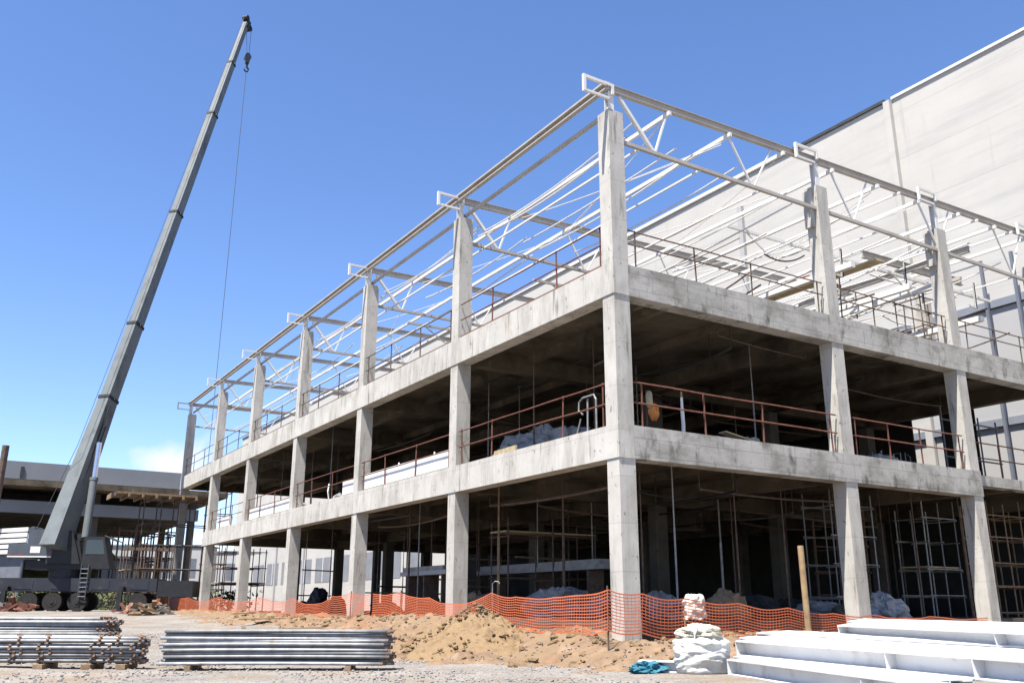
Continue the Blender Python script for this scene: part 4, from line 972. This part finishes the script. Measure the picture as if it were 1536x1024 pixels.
m = MB(); m.tube(lift0, lm, .24, 16); m.tube(lm-(lift1-lift0)*.03, lm, .27, 16); m.build('cylinder_barrel', M['boom'], cr, smooth=False)
MB().tube(lm, lift1, .17, 14).build('cylinder_rod', M['chrome'], cr)
m = MB(); pz = TIP-nb*.55
hk = Vector((pz.x+.15, pz.y, at(375, 92, D=85).z))
m.path([pz+sd_*.12+hd*.25, hk+Vector((.1, 0, .5))], .022, 5); m.path([pz-sd_*.1-hd*.2, hk+Vector((-.1, 0, .5))], .022, 5)
m.path([TIP+BD*.5+nb*.5, FT+BD*6+nb*1.2, L(-2.2, 0, 5.25)], .02, 5)
m.build('hoist_rope', M['cable'], cr)
h = empty('hook_block', (hk.x, hk.y, hk.z-1), 'heavy crane hook block hanging from the boom tip', 'hook block')
m = MB(); m.bar(hk+Vector((0, 0, .5)), hk-Vector((0, 0, .5)), .34, .4, up=(0, 1, 0)); m.tube(hk+Vector((0, -.25, .1)), hk+Vector((0, .25, .1)), .3, 14); m.build('sheave_housing', M['crane'], h)
m = MB(); m.tube(hk-Vector((0, 0, .5)), hk-Vector((0, 0, .95)), .1, 8)
m.path([hk+Vector((0.0, 0, -.9)), hk+Vector((.18, 0, -1.1)), hk+Vector((.12, 0, -1.35)), hk+Vector((-.1, 0, -1.38)), hk+Vector((-.2, 0, -1.2))], .08, 8); m.build('hook', M['cranedk'], h)
MB().path([hk-Vector((0, 0, 1.3)), (hk.x, hk.y, 10.2)], .026, 5).build('sling_line', M['cable'], h)

# ------------------------------------------------------------------ far left bits
q = at(9, 800, D=40); q2 = at(9, 668, D=40)
tag(MB().tube((q2.x-.05, q2.y, gz(q2.x, q2.y)-.3), (q2.x, q2.y, q2.z), .15, 10).build('steel_pole', M['brown']), 'rusty brown steel pole standing at the left edge', 'pole')
sf = empty('slatted_fence', at(18, 850, D=72), 'white fence of wide horizontal slats behind the crane', 'fence')
for i in range(5):
    a = at(-60, 800, D=74); c = at(42, 800, D=70); z = 6.05-i*.42
    MB().bar((a.x, a.y, z), (c.x, c.y, z), .1, .3).build('slat', M['white'], sf)
a = at(-60, 800, D=74.6); c = at(42, 800, D=70.6); MB().bar((a.x, a.y, 3.6), (c.x, c.y, 3.6), .06, 5.3).build('back_panel', M['blue'], sf)
for f in (0, .5, .98):
    p_ = at(-60, 800, D=74.3).lerp(at(42, 800, D=70.3), f); MB().box(p_.x-.06, p_.x+.06, p_.y+.1, p_.y+.22, -.3, 6.2).build('post', M['blue'], sf)
hm = MB(); nu_, nv_ = 70, 10
for j in range(nv_+1):
    for i in range(nu_+1):
        e = at(-260+i*8.4, 880, D=84+j*3.0); f = j/nv_; u_ = i/nu_
        h_ = 5.6*math.sin(math.pi*min(1, f*1.0))**.7*min(1, (1-u_)*3.5)*(1+.35*NZ.noise(Vector((e.x*.2, e.y*.2, 1))))+.25*NZ.noise(Vector((e.x*.9, e.y*.9, 4)))
        hm.v.append((e.x, e.y, gz(e.x, e.y)-.3+max(0, h_)))
for j in range(nv_):
    for i in range(nu_): k = j*(nu_+1)+i; hm.f.append((k, k+1, k+nu_+2, k+nu_+1))
tag(hm.build('hill', mat('scrubby_earth', (.17, .14, .08), 1, var=.4, scale=.8, bump=1, bscale=4, spec=.05, stain=[((.08, .10, .04), (.45, .6), .9, (.6, .6, .6))]), smooth=True, loc=(0, 0, 0)), kind='structure')
def far_hut(px0, px1, py, D, h, name, label, mt='farwall', cat='building', win=True):
    a = at(px0, py, D=D); c = at(px1, py, D=D); W_ = (Vector((c.x, c.y))-Vector((a.x, a.y))).length
    t = empty(name, ((a.x+c.x)/2, (a.y+c.y)/2, -.2), label, cat)
    d = Vector((c.x-a.x, c.y-a.y, 0)).normalized(); n = Vector((-d.y, d.x, 0))
    P = [Vector((a.x, a.y, -.2)), Vector((c.x, c.y, -.2))]
    m = MB(); m.hexa([P[0], P[1], P[1]+n*6, P[0]+n*6], [x+Vector((0, 0, h)) for x in (P[0], P[1], P[1]+n*6, P[0]+n*6)]); m.build('wall', M[mt], t)
    m = MB(); z = Vector((0, 0, h)); Q = [P[0]-d*.2-n*.2+z, P[1]+d*.2-n*.2+z, P[1]+d*.2+n*6.2+z, P[0]-d*.2+n*6.2+z]
    m.hexa([x+Vector((0, 0, .005)) for x in Q], [x+Vector((0, 0, .2)) for x in Q]); m.build('roof', M['greyfas'], t)
    if win:
        k = max(1, int(W_/3))
        for i in range(k):
            o = P[0]+d*(W_*(i+.3)/k); m = MB(); m.hexa([o-n*.03+Vector((0, 0, h*.5)), o+d*W_/k*.45-n*.03+Vector((0, 0, h*.5)), o+d*W_/k*.45-n*.005+Vector((0, 0, h*.5)), o-n*.005+Vector((0, 0, h*.5))],
                [x+Vector((0, 0, h*.8)) for x in (o-n*.03, o+d*W_/k*.45-n*.03, o+d*W_/k*.45-n*.005, o-n*.005)]); m.build('window', M['farwin'], t)
    return t
far_hut(152, 188, 860, 80, 4.2, 'site_hut', 'small white site hut behind the crane cab', cat='hut', win=False)
far_hut(120, 300, 880, 125, 8.6, 'warehouse', 'pale grey warehouse far behind the scaffold shores', 'wallgrey')
far_hut(300, 640, 880, 150, 9.2, 'hall', 'pale hall with dark windows seen through the far ground floor bays', 'farwall')
def bush(px, py, D, s, label):
    q = at(px, py, D=D); g0 = gz(q.x, q.y)
    t = empty('bush', (q.x, q.y, g0), label, 'bush', 'scrub bushes round the yard')
    m = MB()
    for _ in range(420):
        v = Vector((random.gauss(0, .45), random.gauss(0, .45), random.random()))*s; v.z = abs(v.z)*.8
        c = Vector((q.x, q.y, g0))+v; a = Vector((random.uniform(-1, 1), random.uniform(-1, 1), random.uniform(-1, 1)))*.11; b_ = Vector((random.uniform(-1, 1), random.uniform(-1, 1), random.uniform(-1, 1)))*.11
        k = len(m.v); m.v += [tuple(c-a), tuple(c+b_), tuple(c+a), tuple(c-b_)]; m.f.append((k, k+1, k+2, k+3))
    m.build('foliage', M['leaf'], t)
    m = MB()
    for i in range(5): m.tube((q.x, q.y, g0-.05), (q.x+random.gauss(0, .3)*s, q.y+random.gauss(0, .3)*s, g0+.6*s), .02, 5)
    m.build('stem', M['woodd'], t)
bush(20, 880, 66, 2.4, 'scrubby green bush behind the rear of the crane'); bush(60, 880, 68, 2.2, 'low green bush under the crane counterweight'); bush(170, 880, 68, 2.0, 'scrubby bush behind the crane cab')
bush(345, 880, 62, 1.7, 'dry bush beyond the far columns of the frame')
for i in range(10):
    px = random.choice((random.uniform(0, 40), random.uniform(185, 250))); q = at(px, 905, D=random.uniform(50, 56)); g0 = gz(q.x, q.y)
    m = MB()
    for _ in range(9):
        c = Vector((q.x+random.gauss(0, .45), q.y+random.gauss(0, .4), g0+random.uniform(.05, .45))); d = Vector((random.uniform(-1, 1), random.uniform(-1, 1), random.uniform(-.35, .35))).normalized()*random.uniform(.2, .7)
        m.bar(c-d, c+d, random.uniform(.06, .25), random.uniform(.05, .2))
    m.lump((q.x, q.y, g0), .7, .6, .3, .4, 2, i, 18, 10)
    tag(m.build('debris_heap', random.choice((M['woodd'], M['conc_in'], M['rust'], M['soil']))), 'small heap of site rubbish lying round the foot of the crane', 'debris', group='rubbish heaps round the crane')
